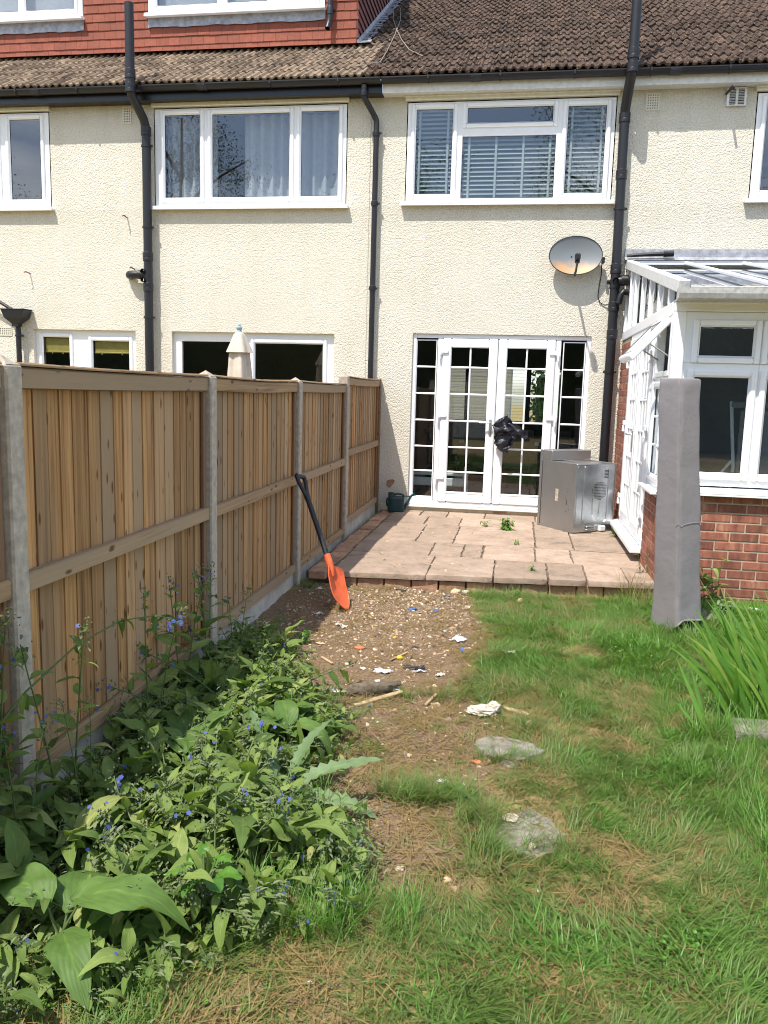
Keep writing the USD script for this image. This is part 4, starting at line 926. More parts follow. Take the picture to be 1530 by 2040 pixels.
def curtain(x0, x1, seed, label): tag(obj('curtain', drape(x0, x1, 3.9, 5.0, YW + .22, .035, .55, seed), 'sheer', smooth=True), label, 'curtain')
curtain(-4.66, -3.98, 1, 'sheer curtain hanging at the left of the three-light upstairs window')
curtain(-3.62, -2.32, 2, 'wide sheer curtain behind the middle and right of the three-light window')

# ================================================================ neighbour's closed parasol
pr = thing('closed_parasol', 'closed cream parasol with blue finial rising above the fence', 'parasol', (-2.96, 8.4, 0))
def pleat(a, t): return 1 + .16 * np.sin(a * 5 + .6) * min(1, .35 + t) + .06 * np.sin(a * 11 + 2 * t)
obj('canopy', MB().lathe([(.15, 1.05), (.142, 1.4), (.124, 1.7), (.108, 1.86), (.098, 1.98), (.09, 1.985)], n=60, mod=pleat), 'parasol_cloth', pr, smooth=60)
obj('valance', MB().lathe([(.135, 1.975), (.118, 2.02), (.085, 2.10), (.058, 2.165), (.03, 2.19), (.0, 2.195)], n=60, mod=lambda a, t: 1 + .13 * np.sin(a * 5 + .4) * (1 - t)), 'parasol_cloth', pr, smooth=60)
obj('finial', MB().lathe([(.022, 2.185), (.026, 2.195), (.02, 2.205), (.03, 2.22), (.032, 2.235), (.02, 2.245), (.012, 2.255), (.016, 2.262), (.0, 2.27)], n=16), 'finial_blue', pr, smooth=50)
obj('pole', MB().tube([(0, 0, 0), (0, 0, 1.1)], .022, 12).lathe([(.0, .08), (.24, .08), (.25, .02), (.25, 0)], n=20), 'old_wood', pr)

# ================================================================ fence
FX = -1.724
fence = thing('garden_fence', 'closeboard wooden fence with concrete posts running along the left of the garden', 'fence')
POSTS = [-1.15, .73, 2.60, 4.47, 6.36, 8.19]
PW = .095
r = np.random.default_rng(21)
for i, y_ in enumerate(POSTS):
    ht = 1.695 if i < 5 else 1.775
    ta = r.normal(0, .003)
    v = [(FX - .10, y_ - PW / 2, -.3), (FX, y_ - PW / 2, -.3), (FX, y_ + PW / 2, -.3), (FX - .10, y_ + PW / 2, -.3)]
    m = MB().box(FX - .10, FX, y_ - PW / 2, y_ + PW / 2, -.3, ht - .02, .008)
    m.add([(FX - .095, y_ - .04, ht - .0205), (FX - .005, y_ - .04, ht - .0205), (FX - .005, y_ + .04, ht - .0205), (FX - .095, y_ + .04, ht - .0205), (FX - .05, y_, ht + .012)], np.array([(0, 1, 4), (1, 2, 4), (2, 3, 4), (3, 0, 4)]))
    obj('post', m, 'concrete_post', fence, label='concrete fence post')
ENDS = POSTS + [10.16]
for i in range(len(POSTS)):
    y0, y1 = ENDS[i] + PW / 2 + .004, ENDS[i + 1] - PW / 2 - .004
    top, bot = (1.668, .135) if i < 5 else (1.745, .215)
    sag = r.uniform(.004, .016)
    gtop = bot - .006
    gm = MB(); N_ = 14
    prof = [(y0 + (y1 - y0) * t, gtop - .008 * math.sin(PI * t)) for t in np.linspace(0, 1, N_)]
    gm.plate(Polygon([(y0, -.25), (y1, -.25)] + prof[::-1]), FX - .085, FX - .035, 'yz')
    obj('gravel_board', gm, 'gravel_board', fence, label='concrete gravel board')
    # rails are slightly bowed like old timber
    def rail(z0, z1, x0, x1, bow, nm, mat, par):
        ys_ = np.linspace(y0, y1, 9); b = -bow * np.sin(PI * (ys_ - y0) / (y1 - y0)); V = []
        for y2, d in zip(ys_, b):
            for (x_, z_) in ((x0, z0), (x1, z0 + .004), (x1, z1 - .006), (x1 - .006, z1), (x0, z1)): V.append((x_, y2, z_ + d))
        F = [[k_ * 5 + j, (k_ + 1) * 5 + j, (k_ + 1) * 5 + (j + 1) % 5, k_ * 5 + (j + 1) % 5] for k_ in range(8) for j in range(5)]
        m2 = MB().add(V, F); e = [(0, 1, 2), (0, 2, 3), (0, 3, 4)]; m2.add(V[:5], np.array(e)[:, ::-1]); m2.add(V[-5:], np.array(e))
        return obj(nm, m2, mat, par)
    panel = rail(top - .0, top + .016, FX - .075, FX - .012, sag, 'fence_panel', 'fence_rail', fence)
    rail(top - .078, top - .001, FX - .046, FX - .018, sag, 'rail', 'fence_rail', panel)
    zm = (top + bot) / 2 - .012
    rail(zm - .035, zm + .037, FX - .046, FX - .012, sag * .5, 'rail', 'fence_rail', panel)
    rail(bot, bot + .068, FX - .046, FX - .016, .002, 'rail', 'fence_rail', panel)
    obj('batten', MB().box(FX - .046, FX - .028, y1 - .042, y1 - .001, bot + .07, top - .08, .003), 'fence_batten', panel)
    obj('batten', MB().box(FX - .046, FX - .028, y0 + .001, y0 + .03, bot + .07, top - .08, .003), 'fence_batten', panel)
    y = y0 + .002; k = 0
    while y < y1 - .03:
        w = r.uniform(.082, .125); e = min(y + w + .012, y1)
        zt, zb_ = top - .004, bot + .004
        dx = r.normal(0, .0015); thick, thin = .014, .005
        V = [(FX - .064 + dx, y, zb_), (FX - .0475 + dx, y, zb_), (FX - .0535 + dx, e, zb_), (FX - .066 + dx, e, zb_)]
        V += [(a, b + r.normal(0, .001), zt) for a, b, _ in V]
        obj('board', MB().add(V, [[0, 1, 5, 4], [1, 2, 6, 5], [2, 3, 7, 6], [3, 0, 4, 7], [4, 5, 6, 7], [3, 2, 1, 0]]), 'fence_board', panel)
        y += w
obj('end_post', MB().box(FX - .085, FX - .012, 10.14, 10.235, -.1, 1.765, .006), 'fence_batten', fence, label='brown timber end post against the house wall')
# broken-away patch of render by the fence end
ppts = [(-1.70 + .0 , .38), (-1.66, .365), (-1.63, .39), (-1.60, .43), (-1.595, .46), (-1.62, .475), (-1.65, .47), (-1.68, .46), (-1.70, .44)]
obj('bare_patch', MB().plate(Polygon([(a + .06, b + .03) for a, b in ppts]), YW - .003, YW - .0015), 'brick_buff', right)

# ================================================================ shovel
sv = thing('shovel', 'shovel with orange blade and black shaft leaning on the fence', 'shovel')
S0, S1 = np.array([-1.655, 6.10, .945]), np.array([-1.205, 5.76, .01])
ax_ = unit(S1 - S0); L_ = np.linalg.norm(S1 - S0)
nn = np.array([.90, -.2, .42]); nn = unit(nn - ax_ * (nn @ ax_)); sd = np.cross(ax_, nn)
def P_(t, a=0, b=0): return S0 + ax_ * t * L_ + sd * a + nn * b
obj('shaft', MB().tube([P_(.14), P_(.2), P_(.64)], [.026, .021, .021], 14).tube([P_(.0, -.055), P_(.0, .055)], .018, 12).tube([P_(.0, -.055), P_(.05, -.052), P_(.15, -.012)], [.018, .016, .016], 10).tube([P_(.0, .055), P_(.05, .052), P_(.15, .012)], [.018, .016, .016], 10), 'scuffed_black', sv, smooth=50)
N_, M_ = 16, 13; V, F = [], []
for i in range(N_):
    t = i / (N_ - 1); s = .685 + .315 * t
    w = .025 + .09 * min(1, (t / .16)) ** .7 if t < .16 else .115 * (1 - max(0, (t - .5) / .5) ** 3. * .72)
    for j in range(M_):
        u = -1 + 2 * j / (M_ - 1)
        dish = .045 * (abs(u) ** 2.2) * (1 - .75 * t) * min(1, t / .12) - .02 * math.sin(PI * t)
        V.append(P_(s, w * u, dish))
for i in range(N_ - 1):
    for j in range(M_ - 1):
        a = i * M_ + j; F.append([a, a + 1, a + M_ + 1, a + M_])
V = np.array(V); F = np.array(F)
bl = MB().add(V, F).add(V - nn * .005, F[:, ::-1])
edge = [i * M_ for i in range(N_)] + [(N_ - 1) * M_ + j for j in range(M_)] + [i * M_ + M_ - 1 for i in range(N_)][::-1]
bl.tube(V[edge] - nn * .002, .0042, 6)
bl.tube([P_(.60), P_(.65), P_(.70), P_(.76, 0, -.012)], [.026, .027, .024, .012], 14)
obj('blade', bl, 'shovel_orange', sv, smooth=45)

# ================================================================ watering can
wc = thing('watering_can', 'dark green plastic watering can on the patio corner by the fence', 'watering can', (-1.475, 10.02, PZ), .12)
bm = trimesh.creation.box((.205, .13, .19)); ribs = MB()
def rr(w, d, z, n=28, p=4.):
    a = np.linspace(0, 2 * PI, n, endpoint=False)
    return np.stack([np.sign(np.cos(a)) * np.abs(np.cos(a)) ** (2 / p) * w, np.sign(np.sin(a)) * np.abs(np.sin(a)) ** (2 / p) * d, np.full(n, z)], 1)
def loft(m, secs):
    n = len(secs[0]); v = np.vstack(secs); f = []
    for k_ in range(len(secs) - 1):
        for j in range(n):
            a, b = k_ * n + j, k_ * n + (j + 1) % n; f += [(a, b, b + n), (a, b + n, a + n)]
    m.add(np.vstack([v, secs[0].mean(0), secs[-1].mean(0)]), np.array(f + [(len(v), (j + 1) % n, j) for j in range(n)] + [(len(v) + 1, len(v) - n + j, len(v) - n + (j + 1) % n) for j in range(n)]))
    return m
zs_ = [0, .006, .03, .034, .038, .062, .066, .07, .094, .098, .102, .126, .13, .134, .158, .165, .185, .195]
ws_ = [.100, .106, .106, .102, .106, .1055, .1015, .1055, .105, .101, .105, .1045, .1005, .1045, .104, .103, .095, .075]
obj('body', loft(MB(), [rr(w, w * .62, z) for w, z in zip(ws_, zs_)]), 'can_green', wc, smooth=35)
obj('filler', loft(MB(), [rr(.038, .05, .18) + [-.062, 0, 0], rr(.037, .05, .225) + [-.062, 0, 0], rr(.041, .054, .227) + [-.062, 0, 0], rr(.041, .054, .234) + [-.062, 0, 0], rr(.034, .047, .235) + [-.062, 0, 0], rr(.033, .046, .21) + [-.062, 0, 0]]), 'can_green', wc, smooth=40)
obj('handle', MB().tube([(-.03, 0, .205), (-.0, 0, .222), (.05, 0, .222), (.085, 0, .212), (.095, 0, .17)], .013, 10).tube([(-.105, 0, .17), (-.118, 0, .14), (-.115, 0, .08), (-.102, 0, .06)], .010, 8), 'can_green', wc, smooth=True)
obj('spout', MB().tube([(.095, 0, .03), (.115, 0, .06), (.18, 0, .19), (.195, 0, .21)], [.028, .022, .014, .014], 12).tube([(.09, 0, .198), (.185, 0, .195)], .008, 8), 'can_green', wc, smooth=40)
obj('rose', MB().tube([(.193, 0, .207), (.225, 0, .222), (.235, 0, .228)], [.013, .018, .026], 12), 'can_green', wc, smooth=40)

# ================================================================ built-in oven standing on the patio
ov = thing('built_in_oven', 'old built-in oven with galvanised back standing on the patio', 'oven', (.281, 9.519, PZ), math.atan2(9.043 - 9.519, .64 - .281))
DL, WD, HT = .596, .57, .765    # local x: along the grey side, local y: across the shiny back
obj('body', MB().box(.03, DL - .002, .004, WD - .004, .004, HT - .004, .006), 'galvanised', ov)
obj('side_panel', MB().box(.02, DL, -.004, .0035, .0, HT, .002), 'grey_panel', ov)
obj('side_panel', MB().box(.02, DL, WD - .0035, WD + .004, .0, HT, .002), 'grey_panel', ov)
obj('front_panel', MB().box(-.03, .018, -.008, WD + .01, .0, HT + .115, .005).box(.0185, .17, -.002, WD + .002, HT + .001, HT + .112, .004), 'grey_panel', ov)
obj('seam', MB().box(.012, .024, -.0065, -.0045, .03, HT - .01, .001), 'scuffed_black', ov)
for (x_, z_) in ((.08, .05), (.08, HT - .05), (DL - .07, .06), (DL - .05, HT - .06), (DL - .09, .30), (DL - .12, .48)): obj('screw', MB().tube([(x_, -.0045, z_), (x_, -.009, z_)], .006, 8), 'steel', ov)
obj('label', MB().box(.27, .32, -.0055, -.0045, .32, .46, .0), 'chip_white', ov)
m = MB()
for (x_, z_, h_) in ((.46, .30, .05), (.455, .22, .01), (.45, .36, .01), (.475, .44, .008), (.5, .25, .01)): m.box(x_, x_ + .008, -.0052, -.0042, z_, z_ + h_)
obj('slots', m, 'black_board', ov)
bk = DL
gr_ = MB().box(bk - .001, bk + .004, .02, WD - .02, .10, HT - .03, .002).box(bk + .0045, bk + .012, .105, .13, .13, HT - .03, .003)
pth = [(bk + .008, .13, HT - .06)] + [(bk + .008, .13, .15)] + [(bk + .008, .15 + .02 * math.cos(a), .13 - .02 * math.sin(a)) for a in (2.6, 2.0, 1.4)] + [(bk + .008, .43, .11), (bk + .008, .46, .14), (bk + .008, .46, HT - .05)]
obj('back_panel', gr_.tube(pth, .004, 6), 'galvanised', ov, smooth=30)
m = MB()
for a in range(12):
    for b in range(12):
        if (a - 6) ** 2 + (b - 6) ** 2 < 40: m.box(bk + .0042, bk + .0055, .24 + a * .017, .249 + a * .017, .36 + b * .017, .370 + b * .017)
for b in range(6): m.box(bk + .0042, bk + .0055, .40, .46, HT - .16 + b * .016, HT - .152 + b * .016)
obj('vent_holes', m, 'black_board', ov, kind='stuff')
m = MB().tube([(bk + .006, .25, .5), (bk + .012, .25, .2), (bk + .012, .30, .13), (bk + .012, .35, .2), (bk + .006, .35, .34)], .003, 5)
m.box(bk + .002, bk + .03, .16, .30, .035, .045, .003).box(bk + .002, bk + .03, .16, .3, .065, .072, .003)
obj('element_wire', m, 'steel', ov)
obj('terminal_box', MB().box(bk + .003, bk + .05, .34, .43, .01, .075, .012), 'aged_white', ov)
m = MB()
for a in np.linspace(.26, .5, 12): m.tube([(a, .1, HT + .015), (a, .42, HT + .015)], .002, 5)
m.tube([(.25, .1, HT + .015), (.51, .1, HT + .015), (.51, .42, HT + .015), (.25, .42, HT + .015), (.25, .1, HT + .015)], .004, 6)
m.tube([(.3, .42, HT + .012), (.3, .46, HT + .05), (.4, .46, HT + .05), (.4, .42, HT + .012)], .004, 6)
tag(obj('oven_shelf', MB().add((np.c_[m.get()[0], np.ones(m.n)] @ trimesh.transformations.concatenate_matrices(trimesh.transformations.translation_matrix((.281, 9.519, PZ)), trimesh.transformations.rotation_matrix(math.atan2(-.476, .359), (0, 0, 1))).T)[:, :3], m.get()[1]), 'steel'), 'chrome wire shelf lying on top of the old oven', 'oven shelf')

# ================================================================ black bag on the door handle
bg = MB(); r = np.random.default_rng(9)
def rag(cx, cy, cz, w, h, d, n, seed, rough, lean=0.):
    "a crumpled sheet hanging from its top edge, wrapped into a pouch"
    P = []; na, nz_ = n, n
    for k_ in range(nz_):
        t = k_ / (nz_ - 1)
        for j in range(na):
            a = 2 * PI * j / na
            rad = (.25 + .95 * math.sin(PI * min(1, .12 + t * .8)) ** .8)
            P.append((cx + math.cos(a) * w * rad * .5 + lean * t, cy + math.sin(a) * d * rad * .5, cz - t * h))
    P = np.array(P)
    nz3 = np.stack([meshkit.fbm(P * 11 + s + seed, 4, seed) - .5 for s in (0, 31, 77)], 1)
    P = P + nz3 * rough * [1, .8, 1]
    F = [[k_ * na + j, k_ * na + (j + 1) % na, (k_ + 1) * na + (j + 1) % na, (k_ + 1) * na + j] for k_ in range(nz_ - 1) for j in range(na)]
    return P, np.array(F)
bg.add(*rag(-.165, YW - .09, 1.31, .21, .37, .09, 34, 3, .24))
bag = tag(obj('plastic_bag', bg, 'bag_black', smooth=50), 'crumpled black plastic bag hanging from the right-hand French door handle', 'bag')
fl_ = []; F = []
for i in range(14):
    for j in range(10):
        u, w = i / 13, j / 9
        p_ = np.array([-.15 + u * .26, YW - .13 - .03 * math.sin(u * 3), 1.255 - u * .03 - w * .12 + .03 * math.sin(u * 5)])
        fl_.append(p_)
fl_ = np.array(fl_); fl_ += np.stack([meshkit.fbm(fl_ * 14 + s, 3, 4) - .5 for s in (0, 9, 40)], 1) * [.05, .09, .06]
obj('flap', (fl_, np.array([[i * 10 + j, (i + 1) * 10 + j, (i + 1) * 10 + j + 1, i * 10 + j + 1] for i in range(13) for j in range(9)])), 'bag_black', bag, smooth=60)

# ================================================================ covered parasol standing on the lawn
cv = thing('covered_parasol', 'tall grey fabric cover over a furled parasol standing on the lawn', 'parasol cover')
secs = []; NS = 46
for k_ in range(NS):
    t = k_ / (NS - 1); z = .05 + 1.70 * t
    cx, cy = 1.175 - .112 * t, 5.90 - .02 * t
    hw = .158 - .036 * t ** .8; sq = rr(hw, hw, 0, 48, 9.)
    a0 = math.radians(38); c, s_ = math.cos(a0), math.sin(a0)
    q = np.stack([sq[:, 0] * c - sq[:, 1] * s_, sq[:, 0] * s_ + sq[:, 1] * c], 1) * .80
    P = np.c_[q[:, 0] + cx, q[:, 1] + cy, np.full(48, z)]
    if k_ < 5: P[:, 2] += (1 - k_ / 5) * (.06 * (q[:, 0] / hw) + .10 * np.clip(-q[:, 1] / hw, 0, 1) * np.clip(q[:, 0] / hw + .9, 0, 1) - .05)
    nz2 = meshkit.fbm(P * [8, 8, 2.6], 4, 12) - .5
    P[:, :2] += (q / np.linalg.norm(q, axis=1, keepdims=True)) * nz2[:, None] * (.034 if t > .88 or t < .22 else .022)
    secs.append(P)
top = secs[-1]; secs += [top * [1, 1, 1] + (top.mean(0) - top) * .12 + [0, 0, .008], top + (top.mean(0) - top) * .7 + [0, 0, .004]]
V = np.vstack(secs); n = 48; F = [[k_ * n + j, k_ * n + (j + 1) % n, (k_ + 1) * n + (j + 1) % n, (k_ + 1) * n + j] for k_ in range(len(secs) - 1) for j in range(n)]
cm = MB().add(V, F)
cm.add(np.vstack([secs[-1], secs[-1].mean(0)]), np.array([(j, (j + 1) % n, n) for j in range(n)]))
obj('cover', cm, 'cover_grey', cv, smooth=50)
obj('lining', MB().add(np.vstack([secs[1] * [1, 1, 1] + (secs[1].mean(0) - secs[1]) * .04, secs[9] + (secs[9].mean(0) - secs[9]) * .04]), [[j, (j + 1) % n, n + (j + 1) % n, n + j][::-1] for j in range(n)]), 'cover_dark', cv)
seam_i = [max(range(48), key=lambda j: -secs[k_][j, 1] + .9 * secs[k_][j, 0] * 0) for k_ in range(NS)]
obj('seam', MB().tube([secs[k_][seam_i[0]] + [0, -.001, 0] for k_ in range(6, NS)], .0032, 5), 'cover_grey', cv)
kc = 19
obj('crease', MB().tube([secs[kc][j] + [0, -.0, .012 * math.sin(j * .9)] for j in range(26, 48)], .0035, 5), 'cover_grey', cv)
hem = secs[0]; hm = hem + (hem.mean(0) - hem) * .0
obj('hem', MB().tube(np.vstack([hm, hm[:1]]), .007, 6, caps=False), 'cover_grey', cv, smooth=True)
obj('base', MB().box(-.13, .13, -.13, .13, -.02, .035, .02, T=rotT((0, 0, 1), .66, (1.19, 5.91, 0))).tube([(1.18, 5.91, .03), (1.17, 5.91, .3)], .03, 12), 'cover_dark', cv)

# ================================================================ plants
def leaf_grid(L, W, n=7, m=5, fold=.25, curl=.3, wave=.0, r=None, shape='ovate', stalk=.0):
    "a leaf along +x from the origin, z up; returns vertices, faces, uv"
    r = r or RNG; V, U = [], []; ph = r.uniform(0, 6)
    for i in range(n):
        t = i / (n - 1)
        if shape == 'ovate': w = W * (math.sin(PI * min(1, t ** .75)) ** .85 if t < 1 else 0) * (1 - .25 * t)
        elif shape == 'lance': w = W * (math.sin(PI * t ** .6) ** .9 if t < 1 else 0)
        elif shape == 'toothed': w = W * (.35 + .65 * abs(math.sin(i * PI / 2 + .4))) * math.sin(PI * min(1, .08 + t * .92)) ** .5
        for j in range(m):
            u = -1 + 2 * j / (m - 1)
            x = stalk + t * L * math.cos(curl * t * .9); z = -t * L * math.sin(curl * t * .9) + fold * abs(u) * w * .5 + wave * W * math.sin(ph + t * 9) * abs(u)
            V.append((x, u * w * .5, z + W * r.normal(0, .035) * (0 < i < n - 1))); U.append((t, (u + 1) / 2))
    F = [[i * m + j, (i + 1) * m + j, (i + 1) * m + j + 1, i * m + j + 1] for i in range(n - 1) for j in range(m - 1)]
    return np.array(V), np.array(F), np.array(U)

def place_leaf(v, p, d, up=(0, 0, 1), roll=0.):
    d = unit(d); s_ = np.cross(up, d)
    if np.linalg.norm(s_) < 1e-3: s_ = np.array([0, 1., 0])
    s_ = unit(s_); u = np.cross(d, s_)
    s2 = s_ * math.cos(roll) + u * math.sin(roll); u2 = np.cross(d, s2)
    return p + v[:, :1] * d + v[:, 1:2] * s2 + v[:, 2:3] * u2

def flower(m, p, n_, r, size=.006):
    n_ = unit(n_); a = unit(np.cross(n_, (.3, .5, .8))); b = np.cross(n_, a)
    for k_ in range(5):
        t = 2 * PI * k_ / 5; d = a * math.cos(t) + b * math.sin(t); e = np.cross(n_, d)
        m.add([p, p + d * size * .7 + e * size * .55, p + d * size * 1.25, p + d * size * .7 - e * size * .55], [(0, 3, 2), (0, 2, 1)])

def herb(r, kind):
    "lists of leaf, stem and flower meshes of one alkanet plant about its foot"
    leaves, stems, buds, flowers = [], [], MB(), MB()
    big, tall = kind == 'broad', kind == 'tall'
    ns = {'tall': 2, 'broad': 3, 'sprawl': 6, 'bush': 6, 'sprig': 3, 'flowery': 6}[kind]
    for s in range(ns):
        az = r.uniform(0, 2 * PI); inc = {'tall': r.uniform(.03, .2), 'broad': r.uniform(.3, .8), 'sprawl': r.uniform(.95, 1.35), 'bush': r.uniform(.25, .95), 'sprig': r.uniform(.15, .6), 'flowery': r.uniform(.5, 1.2)}[kind]
        L = {'tall': r.uniform(.62, .85), 'broad': r.uniform(.18, .3), 'sprawl': r.uniform(.3, .48), 'bush': r.uniform(.24, .4), 'sprig': r.uniform(.14, .26), 'flowery': r.uniform(.26, .44)}[kind]
        K = 7; P = [np.array([r.normal(0, .015), r.normal(0, .015), -.01])]
        for k_ in range(K):
            th = inc + (.35 if not tall else .12) * (k_ / K) * r.uniform(.5, 1.3)
            th = min(th, 1.45); az += r.normal(0, .1)
            P.append(P[-1] + np.array([math.sin(th) * math.cos(az), math.sin(th) * math.sin(az), math.cos(th)]) * L / K)
        P = np.array(P); st = MB().tube(P, np.linspace(.0048, .0022, len(P)), 5); stems.append(st.get())
        nl = {'tall': 13, 'broad': 4, 'sprawl': 8, 'bush': 6, 'sprig': 4, 'flowery': 7}[kind]
        for q in range(nl):
            t = (q + .6) / nl; i = min(int(t * K), K - 1); p = P[i] + (P[i + 1] - P[i]) * (t * K - i); d = unit(P[i + 1] - P[i])
            a = q * 2.4 + r.uniform(-.4, .4)
            side = unit(np.cross(d, (math.cos(a), math.sin(a), .2))); size = (1 - .5 * t) * r.choice([.6, .85, 1.05, 1.3])
            ll = size * (.16 if big else .15 if tall else .138); ww = ll * (.52 if big else .46)
            v, f, u = leaf_grid(ll, ww, 6 if not big else 8, 5, r.uniform(.1, .5), r.uniform(.1, .9), .07, r)
            leaves.append((place_leaf(v, p, side * .9 + d * .35 + np.array([0, 0, .25]), roll=r.normal(0, .35)), f, u))
        if not big:
            tip = P[-1]; dd = unit(P[-1] - P[-2])
            for b_ in range({'tall': 26, 'sprawl': 18, 'bush': 12, 'sprig': 10, 'flowery': 30}[kind]):
                q = tip + dd * r.uniform(-.07, .03) + r.normal(0, .017, 3)
                c = MB(); sz = r.uniform(.003, .0055)
                buds.add(np.array([(0, 0, 1.6), (1, 0, 0), (-.5, .87, 0), (-.5, -.87, 0), (0, 0, -1.2)]) * sz + q, [(0, 1, 2), (0, 2, 3), (0, 3, 1), (4, 2, 1), (4, 3, 2), (4, 1, 3)])
                if b_ % 3 == 0:
                    w_ = unit(q - tip + dd * .03 + np.array([.05, -.1, .06])); bl_ = leaf_grid(.03, .011, 4, 3, .3, .4, 0, r)
                    buds.add(place_leaf(bl_[0], q, w_), bl_[1])
                if r.random() < {'tall': .2, 'sprawl': .012, 'bush': .02, 'sprig': .04, 'flowery': .15}[kind]:
                    flower(flowers, q + (q - tip) * .4, (q - tip) + np.array([.01, -.03, .03]), r, r.uniform(.005, .0075))
    nb = {'tall': 7, 'broad': 7, 'sprawl': 4, 'bush': 8, 'sprig': 4, 'flowery': 4}[kind]
    for q in range(nb):
        a = r.uniform(0, 2 * PI); ll = r.uniform(.2, .32) if big else r.uniform(.11, .215); ww = ll * r.uniform(.38, .55)
        el = r.uniform(.15, 1.1); v, f, u = leaf_grid(ll, ww, 9, 7, r.uniform(.1, .35), r.uniform(.3, 1.3), .09, r)
        d = np.array([math.cos(a) * math.cos(el), math.sin(a) * math.cos(el), math.sin(el)])
        h = r.uniform(.02, .12); leaves.append((place_leaf(v, np.array([0, 0, h]) + d * .03, d, roll=r.normal(0, .4)), f, u))
        stems.append(MB().tube([(0, 0, -.01), np.array([0, 0, h * .5]), np.array([0, 0, h]) + d * .035], .003, 5).get())
    return leaves, stems, buds, flowers

def build_herb(name, label, cat, kind, seed, loc, rz=0., group=None, leafmat=None):
    r = np.random.default_rng(seed); leaves, stems, buds, flowers = herb(r, kind)
    t = thing(name, label, cat, None, group=group)
    t.GetPrim() if hasattr(t, 'GetPrim') else None
    c, s_ = math.cos(rz), math.sin(rz); x = UsdGeom.Xformable(t)
    x.AddTransformOp(UsdGeom.XformOp.PrecisionDouble, 'place').Set(Gf.Matrix4d(c, s_, 0, 0, -s_, c, 0, 0, 0, 0, 1, 0, *map(float, loc), 1))
    for s in stems: obj('stem', s, 'stem_green', t, smooth=True)
    for v, f, u in leaves: obj('leaf', (v, f), leafmat or ('broad_leaf' if kind == 'broad' else 'alkanet_leaf'), t, smooth=True, uv=u)
    if buds.n: obj('bud_cluster', buds, 'bud_green', t, kind='stuff')
    if flowers.n: obj('blue_flowers', flowers, 'petal_blue', t, kind='stuff')
    return t

ALK = 'green alkanet plants crowding the bed along the fence'
ALABS = {'sprawl': 'low sprawling trampled alkanet plant in the leafy bed along the fence', 'bush': 'bushy large-leaved alkanet plant in the leafy bed along the fence', 'sprig': 'small sprig of alkanet in the leafy bed along the fence', 'flowery': 'alkanet plant with clusters of small blue flowers in the leafy bed'}
GRP = {'sprawl': 'sprawling alkanet in the bed', 'bush': 'bushy alkanet in the bed', 'sprig': 'alkanet sprigs in the bed', 'flowery': 'flowering alkanet in the bed'}
GZ = lambda x, y: float(height(np.array([x]), np.array([y]))[0])
protos = {}
for k_, (kind, seed) in enumerate((('sprawl', 1), ('sprawl', 2), ('bush', 3), ('bush', 4), ('sprig', 5), ('flowery', 6), ('flowery', 7), ('broad', 8), ('broad', 9), ('tall', 10), ('tall', 11))):
    spot = [(-1.15, 3.5), (-.9, 2.45), (-1.35, 3.9), (-1.2, 2.75), (-1.35, 4.6), (-.78, 2.6), (-1.1, 2.35), (-.98, 3.45), (-1.33, 3.2), (-1.56, 2.62), (-1.62, 3.78)][k_]
    lab = {'tall': ['tall blue-flowered alkanet spike in front of the nearest full fence panel', 'slender tall alkanet against the fence boards left of the second post'][k_ - 9 if k_ > 8 else 0],
           'broad': ['broad-leaved plant with curled-over leaf in the middle of the bed', 'broad-leaved plant with upright pale leaf near the bottom of the fence'][k_ - 7 if k_ in (7, 8) else 0]}.get(kind, ALABS.get(kind))
    protos[(kind, seed)] = build_herb('alkanet_plant' if kind != 'broad' else 'broad_leaved_plant', lab, 'plant', kind, seed, (*spot, GZ(*spot)), 0., GRP.get(kind))
BED = [(-1.69, 2.2), (-1.69, 5.0), (-1.45, 4.9), (-1.27, 4.35), (-1.05, 4.0), (-.80, 3.72), (-.88, 3.1), (-.64, 2.75), (-.47, 2.5), (-.5, 2.36), (-.70, 2.2), (-.9, 1.98), (-1.05, 1.75), (-1.3, 1.6), (-1.69, 1.6)]
r = np.random.default_rng(33); spots = []
tries = 0
while len(spots) < 150 and tries < 6000:
    tries += 1
    x, y = r.uniform(-1.70, -.3), r.uniform(1.55, 5.0)
    if not pip(BED, np.array([x]), np.array([y]))[0]: continue
    if any((x - a) ** 2 + (y - b) ** 2 < .108 ** 2 for a, b in spots): continue
    spots.append((x, y))
keys = list(protos)
for x, y in spots:
    nearf = (x + 1.70) < .28
    edge = soft(BED, np.array([x]), np.array([y]), .5)[0]
    if r.random() < .08 and edge > .8: key = keys[7 + r.integers(2)]
    elif nearf and r.random() < .10 and y < 2.7: key = keys[9 + r.integers(2)]
    else: key = keys[[0, 1, 2, 3, 4, 5, 6][r.choice(7, p=[.24, .24, .13, .13, .08, .09, .09])]]
    src = protos[key]; sc = (r.choice([.6, .8, .95, 1.1, 1.25]) * r.uniform(.9, 1.05)) if edge > .85 else r.uniform(.5, .72)
    sc = sc * (1.0) * (.9 if y > 4.2 else 1.)
    if key[0] == 'broad': dup(src, 'broad_leaved_plant', 'broad-leaved plant growing among the trampled alkanet', 'plant', (x, y, GZ(x, y)), r.uniform(0, 6.28), sc * .9, 'broad-leaved plants in the bed')
    elif key[0] == 'tall': dup(src, 'alkanet_plant', 'tall alkanet stem with blue flowers at the near left end of the fence', 'plant', (x, y, GZ(x, y)), r.uniform(0, 6.28), sc * .9, 'tall alkanet stems by the near fence')
    else: dup(src, 'alkanet_plant', ALABS[key[0]], 'plant', (x, y, GZ(x, y)), r.uniform(0, 6.28), sc, GRP[key[0]])
